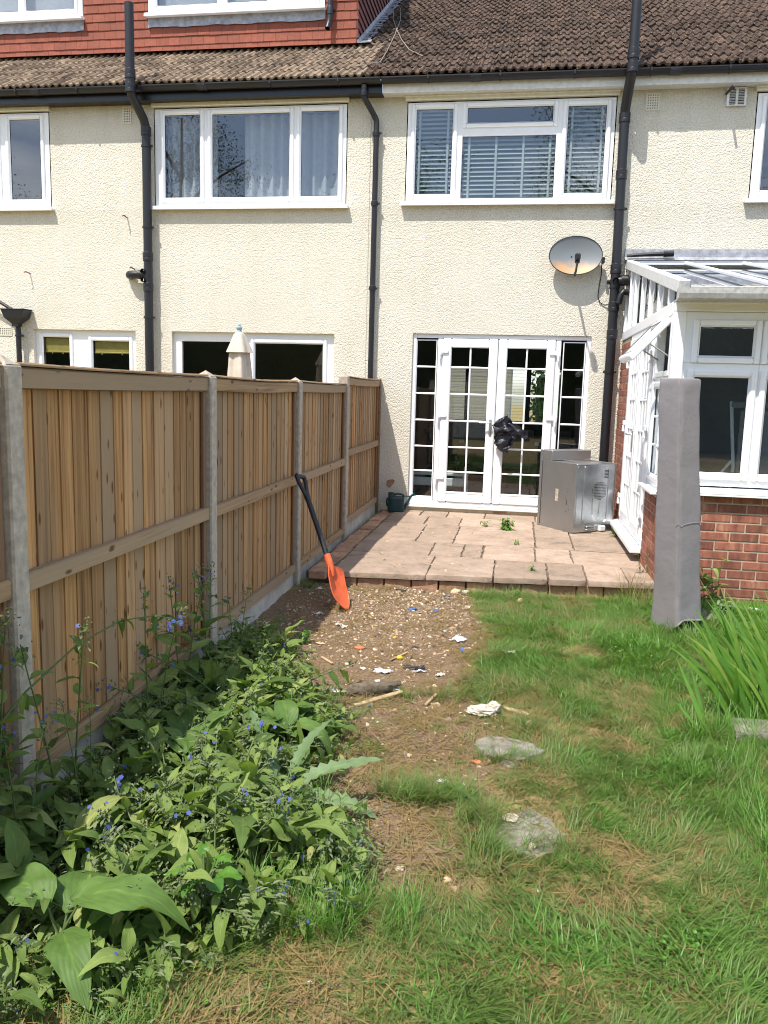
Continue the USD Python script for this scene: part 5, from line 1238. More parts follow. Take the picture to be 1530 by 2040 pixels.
TALL = [(-1.66, 2.32, 1.12, 'tall alkanet at the left picture edge reaching the first fence post'), (-1.62, 2.12, 1.0, 'dense tall alkanet filling the lower left edge by the fence'), (-1.60, 3.30, .86, 'single tall alkanet stem in front of the middle fence boards'), (-1.63, 4.12, .98, 'tall alkanet with drooping head just left of the second concrete post'),
        (-1.68, 2.45, .9, 'tall leafy alkanet hugging the near side of the first fence post'), (-1.55, 2.3, .8, 'leafy alkanet spike in front of the leftmost tall plants'), (-1.66, 2.05, 1.15, 'leafy alkanet column cut by the left picture edge'), (-1.58, 1.92, .95, 'leafy alkanet spike low at the left picture edge'), (-1.46, 2.52, .66, 'mid-height alkanet with bright blue flowers before the first fence post'), (-1.68, 2.22, .75, 'short leafy alkanet between the tall ones at the left edge'),
        (-1.56, 4.42, .6, 'short alkanet spike at the foot of the second concrete post'), (-1.36, 4.2, .52, 'short upright alkanet spike beside the gravel board')]
for k_, (x, y, sc, lab) in enumerate(TALL): dup(protos[keys[9 + k_ % 2]], 'alkanet_plant', lab, 'plant', (x, y, GZ(x, y)), k_ * 1.3, sc)
# arching stem across the fence
ar = thing('arching_alkanet', 'single alkanet stem arching across the near fence panel with pale flowers', 'plant')
AP = np.array([(-1.68, 2.25, .42), (-1.63, 2.45, .56), (-1.57, 2.68, .66), (-1.52, 2.92, .69), (-1.47, 3.12, .66), (-1.44, 3.22, .62)])
obj('stem', MB().tube(AP, [.004, .004, .0035, .003, .0025, .002], 6), 'stem_green', ar, smooth=True)
r = np.random.default_rng(4); bd, flw = MB(), MB()
for i, t in enumerate((1, 1, 2, 2, 3, 3, 4)):
    v, f, u = leaf_grid(.085, .032, 6, 5, .3, 1.0, .05, r); d = np.array([r.normal(0, .6), r.normal(0, .5), r.uniform(-.9, .2)])
    obj('leaf', (place_leaf(v, AP[t], d), f), 'alkanet_leaf', ar, smooth=True, uv=u)
for i in range(46):
    t = r.choice([2, 3, 4, 5, 5, 5]); q = AP[t] + r.normal(0, .022, 3) + [0, 0, -.015]
    sz = r.uniform(.003, .0055); bd.add(np.array([(0, 0, 1.6), (1, 0, 0), (-.5, .87, 0), (-.5, -.87, 0), (0, 0, -1.2)]) * sz + q, [(0, 1, 2), (0, 2, 3), (0, 3, 1), (4, 2, 1), (4, 3, 2), (4, 1, 3)])
    if t == 5 and r.random() < .5: flower(flw, q, (.4, -.8, .3), r, .008)
obj('bud_cluster', bd, 'bud_green', ar, kind='stuff'); obj('blue_flowers', flw, 'petal_blue', ar, kind='stuff')
# individual large plants of the foreground
def big_leaf_plant(name, label, loc, specs, mat='broad_leaf', shape='ovate', seed=1, cat='plant'):
    t = thing(name, label, cat, loc); r = np.random.default_rng(seed)
    for (az, el, L, W, curl, fold, h) in specs:
        d = np.array([math.cos(az) * math.cos(el), math.sin(az) * math.cos(el), math.sin(el)]); p = np.array([0, 0, h]) + d * .04
        n_ = 22 if shape == 'toothed' else 12
        v, f, u = leaf_grid(L, W, n_, 7 if shape != 'toothed' else 5, fold, curl, .07, r, shape)
        obj('leaf', (place_leaf(v, p, d, roll=r.normal(0, .2)), f), mat, t, smooth=True, uv=u)
        obj('stem', MB().tube([(0, 0, -.01), (d[0] * .01, d[1] * .01, h * .6), p + d * L * .1], [.006, .005, .003], 6), 'stem_green', t, smooth=True)
    return t
big_leaf_plant('broad_leaved_plant', 'huge veined leaf plant in the bottom left corner', (-1.2, 1.92, 0), [(.3, .5, .34, .2, .9, .15, .16), (1.6, .7, .26, .14, 1.0, .3, .1), (-.9, .4, .25, .13, .8, .2, .1), (2.9, .6, .28, .15, .9, .2, .14), (.9, .25, .24, .12, .5, .3, .06)], seed=2)
big_leaf_plant('broad_leaved_plant', 'large plant with a dark hollow curled leaf beside the toothed rosette', (-.93, 3.28, 0), [(.1, 1.0, .27, .14, 2.2, .25, .10), (1.2, .8, .25, .12, 1.3, .3, .08), (2.4, .7, .26, .13, 1.2, .25, .08), (3.6, .5, .24, .12, 1.0, .25, .06), (-1.0, .5, .24, .12, .9, .3, .06), (2.0, 1.2, .24, .12, 1.2, .35, .10)], seed=3)
big_leaf_plant('broad_leaved_plant', 'plant with one tall bright upright leaf in front of the near fence panel', (-1.28, 2.98, 0), [(.5, 1.15, .27, .125, .5, .4, .08), (-.5, .7, .24, .13, .9, .3, .08), (2.2, .7, .25, .13, 1.0, .2, .08), (3.9, .5, .22, .12, .9, .2, .06)], seed=4)
big_leaf_plant('thistle_like_plant', 'pale spiky-toothed plant with long leaves at the edge of the bed', (-.84, 2.86, 0), [(.35, .75, .40, .085, .55, .3, .03), (-.05, .42, .36, .09, .7, .3, .03), (1.25, .95, .36, .07, .4, .3, .03), (2.2, 1.0, .38, .07, .4, .3, .03), (.9, .55, .28, .07, .5, .3, .02), (-1.2, .4, .26, .07, .6, .3, .02)], 'pale_leaf', 'toothed', 5)
big_leaf_plant('nettle_like_plant', 'small plant with rounded toothed leaves low in the foreground bed', (-.87, 2.16, .05), [(a, .35, .085, .068, .4, .15, .10) for a in (0, 1.1, 2.3, 3.4, 4.5, 5.5)] + [(a, .6, .05, .04, .4, .2, .13) for a in (.5, 2, 4)], 'weed_green', 'ovate', 6)

# iris clump at the right
ir = thing('iris_clump', 'large clump of bright green sword-shaped leaves at the right edge', 'plant')
r = np.random.default_rng(17)
for i in range(150):
    x0, y0 = 1.16 + r.uniform(0, .85), 4.18 + r.uniform(-.08, .72)
    L = r.uniform(.38, .68); w = r.uniform(.026, .041); az = PI + r.normal(0, .5); lean = r.uniform(.12, .5) + .28 * max(0, 1.5 - x0); bend = r.uniform(.1, .75)
    K = 8; P = np.array([x0, y0, -.02]); V = []
    sv_ = unit((math.cos(az + r.normal(0, .35) + 1.57) * .4 + .8, .55, .15))
    for k_ in range(K):
        t = k_ / (K - 1); th = lean + bend * t ** 1.6
        d = np.array([math.sin(th) * math.cos(az), math.sin(th) * math.sin(az) - .12 * t, math.cos(th)])
        ww = w * (1 - t ** 3.2) * (.75 + .25 * min(1, t * 4)) + .0008
        V += [P - sv_ * ww / 2, P + np.cross(sv_, d) * .0028, P + sv_ * ww / 2]
        P = P + d * L / (K - 1)
    F = [[k_ * 3 + j, k_ * 3 + j + 1, (k_ + 1) * 3 + j + 1, (k_ + 1) * 3 + j] for k_ in range(K - 1) for j in range(2)]
    obj('leaf', (np.array(V), np.array(F)), 'iris_leaf', ir, smooth=True)
def blades(name, label, specs, mat='iris_leaf', cat='plant'):
    t = thing(name, label, cat)
    for (x0, y0, L, w, az, lean, bend) in specs:
        K = 8; P = np.array([x0, y0, -.01]); V = []; sv_ = unit((.85, .5, .1))
        for k_ in range(K):
            tt = k_ / (K - 1); th = lean + bend * tt; d = np.array([math.sin(th) * math.cos(az), math.sin(th) * math.sin(az), math.cos(th)])
            ww = w * (1 - tt ** 3) + .0008; V += [P - sv_ * ww / 2, P + np.cross(sv_, d) * .0028, P + sv_ * ww / 2]; P = P + d * L / (K - 1)
        obj('leaf', (np.array(V), np.array([[k_ * 3 + j, k_ * 3 + j + 1, (k_ + 1) * 3 + j + 1, (k_ + 1) * 3 + j] for k_ in range(K - 1) for j in range(2)])), mat, t, smooth=True)
    return t
blades('iris_shoot', 'separate pair of yellow-green sword leaves in the lawn left of the clump', [(.985, 4.0, .40, .028, 2.6, .42, .12), (.99, 4.03, .32, .026, 2.3, .34, .1), (.97, 4.0, .22, .02, 2.9, .7, .2)])

def weed(name, label, loc, n, ll, h, seed, mat='weed_green'):
    r = np.random.default_rng(seed); t = thing(name, label, 'weed', loc)
    for s in range(n):
        az = r.uniform(0, 6.28); inc = r.uniform(.1, .8); K = 5; P = [np.array([r.normal(0, .01), r.normal(0, .01), 0])]
        for k_ in range(K): P.append(P[-1] + np.array([math.sin(inc) * math.cos(az), math.sin(inc) * math.sin(az), math.cos(inc)]) * h * r.uniform(.7, 1.2) / K)
        obj('stem', MB().tube(P, .0022, 5), 'stem_green', t, smooth=True)
        for q in range(6):
            v, f, u = leaf_grid(ll * r.uniform(.6, 1.2), ll * .32, 5, 3, .3, r.uniform(.3, 1.2), .05, r, 'lance'); a = r.uniform(0, 6.28)
            obj('leaf', (place_leaf(v, P[1 + q % K], (math.cos(a), math.sin(a), r.uniform(0, .7))), f), mat, t, smooth=True, uv=u)
    return t
weed('patio_weed', 'leafy green weed sprouting between the patio slabs before the doors', (-.09, 9.05, PZ), 9, .10, .13, 3)
weed('patio_weed', 'tiny weed in a slab joint left of the leafy one', (-.34, 9.22, PZ), 2, .06, .08, 4)
weed('patio_weed', 'thread of moss-like weed in the joint below the leafy one', (.03, 8.2, PZ), 2, .045, .06, 14)
weed('patio_weed', 'small weed in the joint near the front patio edge', (.17, 6.98, PZ), 2, .05, .06, 5)
weed('wall_weed', 'small bright weed under the conservatory door sill by the oven', (1.10, 9.0, PZ), 4, .07, .12, 6)
weed('wall_weed', 'tall leafy weed against the red brick wall of the conservatory', (1.62, 6.70, 0), 5, .14, .42, 7, 'alkanet_leaf')
weed('wall_weed', 'low pale-leaved weed on the ground before the brick wall', (1.62, 6.35, 0), 9, .08, .12, 8, 'pale_leaf')
weed('wall_weed', 'small weed between the grey cover and the brick wall', (1.36, 6.7, 0), 5, .06, .11, 9)
weed('soil_weed', 'bright green seedling at the shadow edge on the bare soil', (-1.28, 4.95, 0), 4, .05, .08, 10)
weed('soil_weed', 'weedy tuft at the foot of the third concrete post', (-1.62, 6.25, 0), 4, .06, .1, 12)
weed('wall_weed', 'straggly weed at the front corner of the conservatory side wall', (1.10, 7.2, .02), 6, .05, .3, 13, 'bud_green')

# ================================================================ grass
def tuft(r, n, lmin, lmax, spread, lay, w=.0036, seg=4, azspread=6.28):
    V, F = [], []; k0 = 0
    for b in range(n):
        az = r.uniform(-azspread / 2, azspread / 2); th = r.uniform(.05, .5) + lay * r.uniform(.4, 1.0); L = r.uniform(lmin, lmax); ww = w * r.uniform(.7, 1.25)
        P = np.array([r.normal(0, spread), r.normal(0, spread), -.006]); sd_ = np.array([-math.sin(az), math.cos(az), 0]); bend = r.uniform(.3, 1.1)
        tw = r.normal(0, .25)
        for s in range(seg + 1):
            t = s / seg; a = th + bend * t; d = np.array([math.sin(a) * math.cos(az + tw * t), math.sin(a) * math.sin(az + tw * t), max(math.cos(a), -.15)])
            q = ww * (1 - t ** 2) + .0004; V += [P - sd_ * q / 2, P + sd_ * q / 2]; P = P + d * L / seg
        for s in range(seg): F += [(k0, k0 + 1, k0 + 3), (k0, k0 + 3, k0 + 2)]; k0 += 2
        k0 += 2
    return np.array(V), np.array(F)

def instancer(name, label, protos_, pts, idx, rots, scales, cat=None):
    pi = UsdGeom.PointInstancer.Define(stage, '/World/' + numbered('/World', name))
    base = str(pi.GetPath()); rel = pi.CreatePrototypesRel()
    for nm, (v, f), mat in protos_:
        g = usdkit.mesh(stage, f'{base}/{numbered(base, nm)}', (v, f), MAT[mat], smooth=False); rel.AddTarget(g.GetPath())
    pi.CreatePositionsAttr(Vt.Vec3fArray.FromNumpy(np.asarray(pts, np.float32)))
    pi.CreateProtoIndicesAttr(Vt.IntArray.FromNumpy(np.asarray(idx, np.int32)))
    pi.CreateOrientationsAttr(Vt.QuathArray([Gf.Quath(float(a), float(b), float(c), float(d)) for a, b, c, d in rots]))
    s_ = np.asarray(scales, np.float32); pi.CreateScalesAttr(Vt.Vec3fArray.FromNumpy(np.repeat(s_[:, None], 3, 1) if s_.ndim == 1 else s_))
    return tag(pi, label, cat, None, 'stuff')

def quats(r, az, tilt):
    out = []
    for a in az:
        t = r.normal(0, tilt, 2); c, s_ = math.cos(a / 2), math.sin(a / 2)
        x, y, z, w = math.sin(t[0] / 2), math.sin(t[1] / 2), 0, 1
        q = np.array([w * c - z * s_, x * c + y * s_, y * c - x * s_, w * s_ + z * c]); out.append(q / np.linalg.norm(q))
    return out

r = np.random.default_rng(50)
greens = [('tuft', tuft(r, 32, .05, .11, .036, 1.1), 'grass_green'), ('tuft', tuft(r, 32, .07, .15, .036, 1.28, azspread=1.8), 'grass_green'), ('tuft', tuft(r, 30, .05, .1, .032, .85), 'grass_lush'),
          ('tuft', tuft(r, 30, .07, .16, .034, 1.25, azspread=1.6), 'grass_lush'), ('tuft', tuft(r, 30, .05, .12, .034, 1.1, azspread=3.), 'grass_mixed'), ('tuft', tuft(r, 28, .05, .12, .036, 1.3), 'grass_dry'), ('tuft', tuft(r, 28, .06, .13, .036, 1.3, azspread=2.), 'grass_mixed')]
cl = MB(); rc = np.random.default_rng(91)
for i in range(16):
    a = rc.uniform(0, 6.28); p = np.array([rc.normal(0, .03), rc.normal(0, .03), rc.uniform(.015, .045)]); R_c = rc.uniform(.004, .008); d1 = unit((math.cos(a), math.sin(a), rc.uniform(-.3, .3))); d2 = unit(np.cross((rc.normal(0, .25), rc.normal(0, .25), 1), d1))
    ring_ = [p + R_c * (d1 * math.cos(q_) + d2 * math.sin(q_)) for q_ in np.linspace(0, 2 * PI, 7, endpoint=False)]
    cl.add(np.vstack([ring_, [p - [0, 0, .002]]]), np.array([(k_, (k_ + 1) % 7, 7) for k_ in range(7)]))
greens.append(('clover', cl.get(), 'weed_green'))
N = 27000
X = r.uniform(-1.68, 3.4, N); Y = 1.35 + (7.0 - 1.35) * r.random(N) ** 1.25
# keep to what the lens can see, with a margin
q = (X * FWD[0] + Y * FWD[1] + (0 - EYE[2]) * FWD[2]); sx_ = (X * RIGHT[0] + Y * RIGHT[1] - EYE[2] * RIGHT[2]) / q
keep = (np.abs(sx_) < .58) & ~((Y > 6.42 + .12 * (X + 1.5)) & (X < 1.33)) & ~((Y > 6.82) & (X > 1.1))
X, Y = X[keep], Y[keep]
b = bareness(X, Y); inbed = soft(BED, X, Y, .35)
P3 = np.stack([X, Y, 0 * X], -1)
patch = meshkit.fbm(P3 * 2.6 + 2, 3, 61); fine = meshkit.fbm(P3 * 7 + 5, 2, 71)
keep = (r.random(len(X)) < (1 - b) ** 1.3 * .93 + .07 * (b < .96)) & (r.random(len(X)) > inbed * .62)
X, Y, b, patch, fine, inbed = X[keep], Y[keep], b[keep], patch[keep], fine[keep], inbed[keep]
lush = np.clip((X - .55) * 1.0 + (patch - .5) * 2.5, 0, 1)
idx = np.empty(len(X), int)
for i in range(len(X)):
    dry = b[i] * 1.25 + (fine[i] - .5) * 1.9 + .19 - lush[i] * .36
    u = r.random()
    if u < dry * .8: idx[i] = r.choice([4, 5, 6, 5])
    elif u < .3 + lush[i] * .5: idx[i] = r.choice([2, 3])
    else: idx[i] = r.choice([0, 1, 1, 4])
    if r.random() < .014 and b[i] < .5: idx[i] = 7
az = 2 * PI * meshkit.fbm(np.stack([X, Y, 0 * X], -1) * 1.3, 2, 81) * 2.4 + r.normal(0, .5, len(X))
sc = r.uniform(.7, 1.15, len(X)) * (.62 + .6 * patch) * (1 - .35 * b) * (1 + .25 * lush)
Z = height(X, Y)
instancer('grass', 'matted lawn grass, green and straw-coloured, covering the right of the garden', greens, np.stack([X, Y, Z], 1), idx, quats(r, az, .12), sc, 'grass')
# longer, brighter grass at the right and uncut fringes along wall, patio and bed
longs = [('tuft', tuft(r, 22, .16, .32, .03, .25, .0042, 5), 'grass_lush'), ('tuft', tuft(r, 20, .14, .28, .03, .45, .004, 5, 2.4), 'grass_green'), ('tuft', tuft(r, 12, .25, .42, .03, .2, .0028, 5), 'grass_dry'), ('tuft', tuft(r, 16, .15, .27, .03, .7, .004, 5), 'grass_mixed')]
LX, LY, LI, LS = [], [], [], []
def strew(n, fx, fy, kinds, lo, hi):
    for _ in range(n): LX.append(fx()); LY.append(fy()); LI.append(int(r.choice(kinds))); LS.append(r.uniform(lo, hi))
strew(230, lambda: r.uniform(.88, 2.2), lambda: r.uniform(2.5, 4.15), [0, 0, 0, 1], .5, .95)
strew(60, lambda: r.uniform(.75, 1.2), lambda: r.uniform(3.0, 4.6), [0, 1, 1, 3], .4, .7)
strew(70, lambda: r.normal(1.0, .16), lambda: r.uniform(5.3, 6.75), [1, 1, 3, 0], .45, .8)
strew(26, lambda: r.normal(1.02, .1), lambda: r.normal(6.75, .12), [2, 2, 3], .7, 1.05)
strew(55, lambda: r.uniform(-.35, 1.05), lambda: 6.42 + r.normal(0, .05), [1, 3, 1], .35, .6)
strew(60, lambda: r.uniform(1.2, 2.1), lambda: r.uniform(4.8, 6.3), [0, 1, 3], .4, .75)
strew(44, lambda: r.uniform(-.82, -.25), lambda: r.uniform(2.14, 2.36), [0, 1, 0], .45, .75)
strew(24, lambda: r.normal(-.85, .12), lambda: r.normal(2.75, .1), [0, 1], .5, .8)
strew(34, lambda: r.uniform(-.48, -.08), lambda: r.normal(3.07, .025), [1, 1], .5, .75)
strew(26, lambda: r.normal(-.02, .07), lambda: r.normal(2.75, .2), [1, 1, 3], .4, .65)
strew(34, lambda: r.normal(.28, .2), lambda: r.normal(4.15, .2), [1, 1, 3], .45, .75)
strew(22, lambda: r.normal(-.35, .15), lambda: r.normal(4.22, .06), [1, 1, 3], .4, .6)
strew(20, lambda: .10 + r.choice([-1, 1]) * r.uniform(.10, .18), lambda: r.normal(2.86, .12), [1, 3, 1], .35, .6)
strew(16, lambda: r.uniform(-.12, .2), lambda: 3.47 + r.normal(0, .025), [1, 3, 1], .35, .55)
strew(12, lambda: r.normal(-.08, .03), lambda: r.normal(2.9, .12), [1, 1], .5, .7)
LX, LY = np.array(LX), np.array(LY)
az = r.uniform(0, 6.28, len(LX)); az[270 + 0:] += 0
instancer('long_grass', 'taller uncut grass tufts along the lawn edges and beside the clump', longs, np.stack([LX, LY, height(LX, LY)], 1), LI, quats(r, az, .15), LS, 'grass')
# dead stalks lying on the bare ground
st = []
for k_ in range(4):
    m = MB()
    for i in range(9):
        a = r.uniform(0, 6.28); L = r.uniform(.04, .13); p0 = np.array([r.normal(0, .04), r.normal(0, .04), r.uniform(.002, .012)]); d = np.array([math.cos(a), math.sin(a), r.normal(0, .05)])
        s_ = np.array([-math.sin(a), math.cos(a), 0]) * .0016; m.add([p0 - s_, p0 + s_, p0 + d * L + s_ * .4, p0 + d * L - s_ * .4], [(0, 1, 2), (0, 2, 3)])
    st.append(('stalks', m.get(), 'grass_dry'))
n = 5200; X = r.uniform(-1.68, 1.5, n); Y = r.uniform(1.5, 6.5, n); b = bareness(X, Y)
keep = r.random(n) < np.clip(b * 1.1, .06, .75) * (1 - .5 * (b > .97)); X, Y = X[keep], Y[keep]
instancer('dead_grass', 'dead straw stalks scattered over the bare soil', st, np.stack([X, Y, height(X, Y) + .003], 1), r.integers(0, 4, len(X)), quats(r, r.uniform(0, 6.28, len(X)), .1), r.uniform(.7, 1.3, len(X)), 'straw')

# ================================================================ rubble, litter, stones
def shard(r, a, b, c):
    P = r.normal(0, 1, (9, 3)); P /= np.linalg.norm(P, axis=1, keepdims=True); h = trimesh.convex.convex_hull(P * [a, b, c])
    return np.array(h.vertices), np.array(h.faces)
r = np.random.default_rng(70)
cp = [('chip', shard(r, .015, .009, .005), 'chip_white'), ('chip', shard(r, .011, .009, .006), 'chip_white'), ('chip', shard(r, .02, .008, .004), 'chip_buff'), ('chip', shard(r, .012, .011, .007), 'chip_buff'), ('chip', shard(r, .03, .004, .003), 'old_wood'), ('chip', shard(r, .013, .010, .008), 'stone_grey'), ('clod', shard(r, .022, .018, .014), 'earth_clod'), ('clod', shard(r, .013, .012, .010), 'earth_clod')]
CXs, CYs = [], []
for n, cx, cy, sx_, sy_ in ((1700, -.78, 6.1, .42, .34), (1000, -.85, 5.4, .36, .33), (330, -.75, 4.75, .3, .25), (160, -1.45, 5.4, .15, .6), (170, -.4, 3.9, .28, .3), (120, -.1, 3.2, .4, .5), (90, -.9, 8.0, .6, 1.2)):
    CXs.append(r.normal(cx, sx_, n)); CYs.append(r.normal(cy, sy_, n))
X, Y = np.concatenate(CXs), np.concatenate(CYs); bb = bareness(X, Y)
onp = (Y > 6.75) & (X > -1.65) & (Y < 10.1) & (r.random(len(X)) < .6)
keep = ((bb > .5) & (Y < 6.5) & (X > -1.68) & ~((Y < 4.6) & (X < -1.0))) | onp
X, Y = X[keep], Y[keep]
instancer('stone_chips', 'pale stone and wood chips strewn over bare soil and patio edge', cp, np.stack([X, Y, np.where(Y > 6.6, PZ + .002, height(X, Y) + .001)], 1), np.where((r.random(len(X)) < .30) & (Y < 6.6), r.integers(6, 8, len(X)), r.choice(6, len(X), p=[.2, .2, .22, .2, .08, .1])), quats(r, r.uniform(0, 6.28, len(X)), .25), np.minimum(np.exp(r.normal(-.25, .45, len(X))), 1.6), 'chips')

def scrap(name, label, cat, x, y, w, d, mat, seed, crumple=.35, z=None, rz=None):
    "a torn, crumpled flat piece lying on the ground"
    r = np.random.default_rng(seed); n = 7; V = []
    for i in range(n):
        for j in range(n):
            u, v_ = i / (n - 1) - .5, j / (n - 1) - .5; k_ = 1 - .35 * (abs(u) * 2) ** 3 * r.random(); V.append((u * w * k_, v_ * d * (1 - .35 * r.random() * (abs(u) > .3)), 0))
    V = np.array(V); s = max(w, d); V[:, 2] = np.abs(meshkit.fbm(V / s * 3 + seed, 3, seed) - .45) * s * crumple + .002; V[:, :2] += r.normal(0, s * .03, (n * n, 2))
    a = r.uniform(0, 3.1) if rz is None else rz; c, s_ = math.cos(a), math.sin(a)
    base = GZ(x, y) if z is None else z
    V = np.stack([V[:, 0] * c - V[:, 1] * s_ + x, V[:, 0] * s_ + V[:, 1] * c + y, V[:, 2] + base + .004], 1)
    F = np.array([[i * n + j, (i + 1) * n + j, (i + 1) * n + j + 1, i * n + j + 1] for i in range(n - 1) for j in range(n - 1)])
    return tag(obj(name, MB().add(V, F).add(V - [0, 0, .0015], F[:, ::-1]), mat, smooth=25), label, cat)
def lump(name, label, cat, x, y, a, b, c, mat, seed, z=None):
    r = np.random.default_rng(seed); m = trimesh.creation.icosphere(2); v = np.array(m.vertices)
    v = v * (1 + (meshkit.fbm(v * 1.6 + seed, 3, seed) - .5)[:, None] * .9) * [a, b, c]; an = r.uniform(0, 3.1)
    v = np.stack([v[:, 0] * math.cos(an) - v[:, 1] * math.sin(an) + x, v[:, 0] * math.sin(an) + v[:, 1] * math.cos(an) + y, v[:, 2] + c * .55 + (GZ(x, y) if z is None else z)], 1)
    return tag(obj(name, (v, np.array(m.faces)), mat, smooth=30), label, cat)
SC = [('plastic_scrap', 'bright blue scrap of plastic near the patio step', 'scrap', -.49, 6.32, .07, .035, 'scrap_blue', 1), ('plastic_scrap', 'torn blue scrap beside a crumpled pale bag on the soil', 'scrap', -.72, 5.87, .09, .04, 'scrap_blue', 2),
      ('plastic_scrap', 'small dark blue scrap right of the torn blue one', 'scrap', -.54, 5.89, .06, .035, 'scrap_blue', 3), ('plastic_scrap', 'blue scrap caught at the edge of the grass', 'scrap', -.28, 4.99, .1, .03, 'scrap_blue', 4),
      ('plastic_scrap', 'lone yellow scrap in the middle of the bare soil', 'scrap', -.74, 5.16, .045, .02, 'scrap_yellow', 5), ('plastic_film', 'crumpled bluish film lying nearest the turf roll', 'scrap', -.71, 4.53, .12, .07, 'scrap_film', 7),
      ('plastic_film', 'dark folded film with a pale edge on the soil', 'scrap', -.54, 4.62, .14, .06, 'scrap_black', 8), ('plastic_scrap', 'pale lilac edge of film beside the dark folded film', 'scrap', -.50, 4.58, .10, .03, 'scrap_film', 9),
      ('plastic_scrap', 'crumpled black scrap at the foot of the patio step', 'scrap', -.88, 6.41, .10, .06, 'scrap_black', 10), ('plastic_scrap', 'tiny black scrap near the yellow ones', 'scrap', -.59, 5.02, .05, .03, 'scrap_black', 11),
      ('plastic_scrap', 'clear plastic bag half under the grass edge', 'scrap', -.32, 5.2, .11, .09, 'scrap_film', 12), ('plastic_scrap', 'crumpled clear scrap at the end of the turf roll', 'scrap', -.60, 4.25, .07, .06, 'scrap_film', 13),
      ('paper_scrap', 'large white flake beside the shovel shadow', 'scrap', -1.15, 5.39, .12, .06, 'scrap_white', 14), ('paper_scrap', 'white triangular flake left of the turf roll', 'scrap', -.90, 4.12, .09, .035, 'scrap_white', 15),
      ('paper_scrap', 'white flake just above the turf roll', 'scrap', -.72, 4.36, .05, .03, 'scrap_white', 16), ('paper_scrap', 'white crumpled tissue on the lawn left of the clump', 'scrap', .84, 4.96, .08, .06, 'scrap_white', 17),
      ('paper_scrap', 'small white paper alone on the right of the lawn', 'scrap', .61, 3.22, .035, .025, 'scrap_white', 18), ('paper_scrap', 'pale paper strip on the grass above the white cloth', 'scrap', .01, 5.0, .09, .05, 'scrap_white', 19),
      ('paper_scrap', 'white speck of paper on the brown patch at the bottom', 'scrap', -.49, 1.97, .02, .018, 'scrap_white', 20), ('paper_scrap', 'pale flake at the soil edge right of the dark film', 'scrap', -.38, 4.56, .07, .04, 'scrap_white', 21),
      ('paper_scrap', 'whitish flake left of the bluish film', 'scrap', -.84, 4.55, .05, .03, 'scrap_white', 22), ('paper_scrap', 'long pale scrap near the wooden strip', 'scrap', -.12, 4.28, .07, .03, 'scrap_white', 23),
      ('paper_scrap', 'torn pink and white scrap above the right stepping stone', 'scrap', -.11, 3.45, .05, .03, 'scrap_orange', 24), ('paper_scrap', 'pinkish paper scrap beside the laid-over grass', 'scrap', -.24, 3.21, .05, .03, 'scrap_white', 25),
      ('paper_scrap', 'pale blue wrapper in the fence shadow', 'scrap', -1.38, 5.62, .07, .04, 'scrap_film', 26), ('paper_scrap', 'white wrapper upright at the patio corner by the fence', 'scrap', -1.56, 6.72, .07, .05, 'scrap_white', 27),
      ('paper_scrap', 'white rag scrap on the soil behind the shovel blade', 'scrap', -1.52, 6.26, .07, .04, 'scrap_white', 28), ('paper_scrap', 'yellowish sponge scrap at the bottom of the lawn', 'scrap', .0, 2.16, .03, .02, 'scrap_white', 29),
      ('dead_leaf', 'brown curled leaf beside the bright seedling', 'leaf', -1.2, 4.96, .06, .04, 'chip_buff', 30), ('paper_scrap', 'pair of white flecks in the middle of the lawn', 'scrap', .28, 5.25, .04, .02, 'scrap_white', 31),
      ('paper_scrap', 'grey-white flake by the upper stepping stone', 'scrap', .12, 3.95, .08, .04, 'chip_white', 32)]
for nm, lb, ct, x, y, w, d, mt, sd in SC: scrap(nm, lb, ct, x, y, w, d, mt, sd, .5)
lump('brick_shard', 'orange brick fragment in the centre of the bare soil', 'brick', -.93, 4.91, .02, .034, .012, 'scrap_orange', 1)
lump('yellow_cap', 'small yellow plastic cap near the dark film', 'cap', -.65, 4.77, .018, .018, .016, 'scrap_yellow', 2)
lump('stone', 'buff stone by the patio step in the rubble', 'stone', -.44, 6.44, .045, .035, .03, 'chip_buff', 3)
lump('stone', 'pale round stone beside the buff stone', 'stone', -.36, 6.48, .035, .03, .028, 'chip_white', 4)
lump('stone', 'yellow-brown stone in the grass below the slabs', 'stone', .08, 6.36, .022, .02, .022, 'chip_buff', 5)
lump('stone', 'pinkish stone low in the middle of the lawn', 'stone', -.16, 2.52, .018, .014, .01, 'chip_buff', 6)
lump('stone', 'pale pebble near the bottom of the lawn', 'stone', .14, 2.53, .013, .011, .009, 'chip_white', 7)
lump('stone', 'squarish pale chip on the near stepping stone', 'stone', .045, 2.96, .035, .03, .008, 'chip_white', 8, .012)
lump('stone', 'cream pebble at the lower edge of the near stepping stone', 'stone', .12, 2.79, .018, .018, .01, 'chip_white', 9)
lump('white_object', 'white plastic offcut on the ground by the brick wall', 'offcut', 1.85, 6.5, .09, .03, .025, 'white_upvc', 10)
lump('dropped_fruit', 'yellow-brown lump at the foot of the brick wall', 'lump', 1.70, 6.62, .03, .03, .03, 'scrap_yellow', 11)
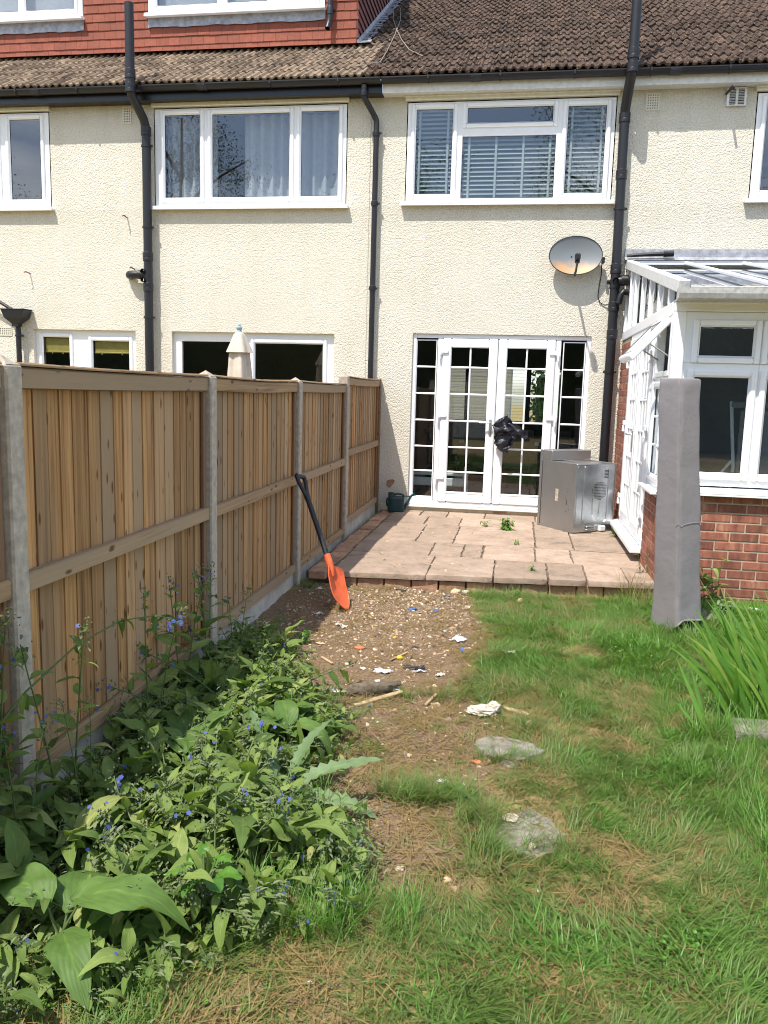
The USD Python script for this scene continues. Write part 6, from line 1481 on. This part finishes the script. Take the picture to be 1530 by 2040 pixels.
# crumpled cloth
def cloth_lump(P0, seed, a, b, c):
    m = trimesh.creation.icosphere(4); v = np.array(m.vertices); n0 = meshkit.fbm(v * 2.2 + seed, 4, seed) - .5; n1 = np.abs(meshkit.fbm(v * [2.5, 7, 2.5] + 3, 4, seed + 1) - .5)
    v = v * (1 + n0[:, None] * .7 - n1[:, None] * .9) * [a, b, c]; v[:, 2] = np.maximum(v[:, 2], -c * .3)
    return v + P0, np.array(m.faces)
m = MB().add(*cloth_lump(np.array([-.115, 4.0, .014]), 3, .078, .04, .032)).add(*cloth_lump(np.array([-.055, 4.02, .028]), 5, .034, .028, .038))
tag(obj('crumpled_cloth', m, 'dirty_cloth', smooth=50), 'crumpled dirty-white cloth lying in the middle of the garden', 'cloth')
def stick(label, a, b, w, h, name='wood_strip', mat='old_wood'):
    a, b = np.array([*a, GZ(*a) + .012]), np.array([*b, GZ(*b) + .016]); d = b - a; an = math.atan2(d[1], d[0]); T = rotT((0, 0, 1), an, a)
    tag(obj(name, MB().box(0, np.linalg.norm(d), -w / 2, w / 2, -h / 2, h / 2, .003, T), mat), label, 'wood')
stick('long pale wooden strip below the turf roll', (-.76, 3.93), (-.55, 4.18), .03, .010)
stick('short wooden strip pointing at the white cloth', (-.41, 4.05), (-.37, 4.22), .016, .010)
stick('splinter of wood across the soil below the yellow scrap', (-.70, 4.72), (-.62, 4.90), .012, .008)
stick('wooden splinter at the left of the bare soil', (-1.12, 4.68), (-1.03, 4.58), .018, .008)
stick('broken buff slat in the grass beside the white cloth', (-.0, 4.13), (.12, 4.05), .03, .012)
# rolled edge of lifted turf
tr = MB(); K = 16
for s in range(1):
    P = [np.array([-.86 + .28 * t, 4.07 + .2 * t + .012 * math.sin(t * 7), .022]) for t in np.linspace(0, 1, K)]
    tr.tube(P, [.012 + .026 * math.sin(PI * min(1, .15 + t * .8)) for t in np.linspace(0, 1, K)], 12)
v, f = tr.get(); v = v + (np.stack([meshkit.fbm(v * 40 + s, 3, 5) for s in (0, 20, 50)], 1) - .5) * .03
turf = tag(obj('turf_roll', (v, f), 'dirt_joint', smooth=30), 'brown rolled edge of lifted turf across the bare soil', 'turf')
rr_ = np.random.default_rng(8); m = MB()
for i in range(260):
    p = v[rr_.integers(len(v))]; a = rr_.uniform(0, 6.28); d = np.array([math.cos(a) * .6, math.sin(a) * .6, rr_.uniform(-.1, .9)]); s_ = unit(np.cross(d, (0, .3, 1))) * .0012; L = rr_.uniform(.012, .035)
    m.add([p - s_, p + s_, p + d * L], [(0, 1, 2)])
obj('roots', m, 'grass_dry', turf, kind='stuff')
# stepping stones
slab_pts = lambda cx, cy, w, d, seed: [(cx + w * math.cos(a) * (1 + .12 * math.sin(a * 3 + seed)), cy + d * math.sin(a) * (1 + .15 * math.cos(a * 2 + seed))) for a in np.linspace(0, 2 * PI, 9, endpoint=False)]
def loose_slab(label, pts, z, mat, sd): tag(slab('stepping_stone', pts, z - .05, z, mat, None, sd, .006, .006), label, 'stepping stone')
loose_slab('grey stepping stone sunk in the grass below the white cloth', slab_pts(.02, 3.60, .155, .12, 1), .016, 'stone_grey', 1)
loose_slab('grey stepping stone with a pale chip on it, nearer the camera', slab_pts(.10, 2.90, .135, .17, 2), .010, 'stone_grey', 2)
loose_slab('small broken grey stone below the upper stepping stone', slab_pts(.03, 3.44, .04, .035, 3), .014, 'stone_grey', 3)
tag(slab('stone_slab', [(1.10, 3.92), (1.62, 3.98), (1.62, 4.2), (1.12, 4.12)], -.02, .05, 'stone_grey', None, 9), 'weathered grey slab under the sword-leaved clump at the right edge', 'slab')
tag(slab('stone_slab', [(1.40, 6.12), (2.4, 6.18), (2.4, 6.62), (1.42, 6.58)], -.03, .025, 'stone_grey', None, 19), 'grey paving strip along the foot of the conservatory wall', 'slab')

# ================================================================ beyond the camera: what the windows reflect
def tree(label, x, y, h, cr, seed):
    r = np.random.default_rng(seed); t = thing('tree', label, 'tree', (x, y, 0))
    obj('trunk', MB().tube([(0, 0, -.1), (.1, 0, h * .3), (.0, .1, h * .6), (0, 0, h * .9)], [.22, .17, .12, .04], 10), 'bark', t, smooth=True)
    for i in range(7):
        a = i * 2.4; z = h * (.3 + .07 * i); obj('limb', MB().tube([(0, 0, z), (math.cos(a) * cr * .45, math.sin(a) * cr * .45, z + h * .1), (math.cos(a) * cr * .8, math.sin(a) * cr * .8, z + h * .16)], [.08, .05, .02], 6), 'bark', t, smooth=True)
    C = r.normal(0, 1, (70, 3)); C /= np.linalg.norm(C, axis=1, keepdims=True); C *= (r.uniform(.25, 1, (70, 1)) ** .5) * [cr, cr, h * .36]; C[:, 2] += h * .62
    n = 22000; P = C[r.integers(0, 70, n)] + r.normal(0, cr * .14, (n, 3)); d1 = r.normal(0, 1, (n, 3)); d1 /= np.linalg.norm(d1, axis=1, keepdims=True); d2 = np.cross(d1, r.normal(0, 1, (n, 3))); d2 /= np.linalg.norm(d2, axis=1, keepdims=True)
    s = r.uniform(.03, .065, (n, 1)); V = np.stack([P - d1 * s, P + d2 * s * .5, P + d1 * s, P - d2 * s * .5], 1).reshape(-1, 3); F = (np.arange(n)[:, None] * 4 + np.array([[0, 1, 2, 3]])).astype(int)
    obj('crown', MB().add(V, F), 'tree_leaf', t, kind='stuff')
tree('broad garden tree behind the camera, mirrored in the upstairs windows', -14.5, -13.5, 14., 3.6, 1)
tree('tall garden tree behind the camera at the end of the lawn', -5.5, -16., 12.5, 3.4, 2)
tree('leafy tree behind the camera near the right boundary', 3.5, -14.5, 15., 3.6, 3)
tree('far tree behind the camera beyond the shed', 12., -17., 11., 3.6, 4)
tree('dark tree behind the camera beyond the left hand gardens', -25., -15., 11., 4.5, 5)
sh = thing('garden_shed', 'pale boarded garden shed at the far end of the garden behind the camera', 'shed', (-1.8, -10.5, 0))
for i in range(18): obj('board', MB().box(-1.5, 1.5, 1.2 - .004 * (i % 2), 1.222, .02 + i * .112, .128 + i * .112, .004), 'shed_boards', sh)
obj('wall', MB().box(-1.5, 1.5, -1.2, 1.199, 0, 2.05), 'shed_boards', sh)
obj('roof', MB().box(-1.65, 1.65, -1.35, 1.36, 2.06, 2.16, .01), 'shed_felt', sh)
# across the street, seen right through the dining room
op = thing('house_opposite', 'pale boarded house across the street, glimpsed through the dining room', 'house', (-6.0, 32., 0))
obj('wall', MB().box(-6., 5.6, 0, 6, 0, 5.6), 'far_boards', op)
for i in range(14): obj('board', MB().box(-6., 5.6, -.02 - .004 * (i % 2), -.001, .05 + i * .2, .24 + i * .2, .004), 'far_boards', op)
obj('roof', MB().add(np.array([(-6.3, -.4, 5.5), (5.9, -.4, 5.5), (5.9, 3, 8), (-6.3, 3, 8), (5.9, 6.4, 5.5), (-6.3, 6.4, 5.5)], float), np.array([(0, 1, 2), (0, 2, 3), (3, 2, 4), (3, 4, 5)])), 'tile_mossy', op)
def hedge(label, x0, x1, y0, y1, h, seed):
    r = np.random.default_rng(seed); t = thing('hedge', label, 'hedge'); n = int((x1 - x0 + y1 - y0) * 500)
    P = np.stack([r.uniform(x0, x1, n), r.uniform(y0, y1, n), r.uniform(.05, 1, n) ** .7 * h], 1); d1 = r.normal(0, 1, (n, 3)); d1 /= np.linalg.norm(d1, axis=1, keepdims=True); d2 = np.cross(d1, r.normal(0, 1, (n, 3))); d2 /= np.linalg.norm(d2, axis=1, keepdims=True)
    V = np.stack([P - d1 * .09, P + d2 * .05, P + d1 * .09, P - d2 * .05], 1).reshape(-1, 3); F = (np.arange(n)[:, None] * 4 + np.array([[0, 1, 2, 3]])).astype(int)
    obj('foliage', MB().add(V, F), 'tree_leaf', t, kind='stuff'); obj('core', MB().box(x0 + .15, x1 - .15, y0 + .15, y1 - .15, 0, h * .85, .1), 'tree_leaf', t)
hedge('green hedge across the street, glimpsed through the dining room', .3, 5., 24., 25., 2.6, 3)
hedge('clipped hedge across the far end of the garden behind the camera', -30, 18, -13.2, -12.2, 4.4, 1)
hedge('shrubby hedge in the neighbouring garden facing the patio door', -6.5, -2.6, -1.5, -.5, 1.7, 2)
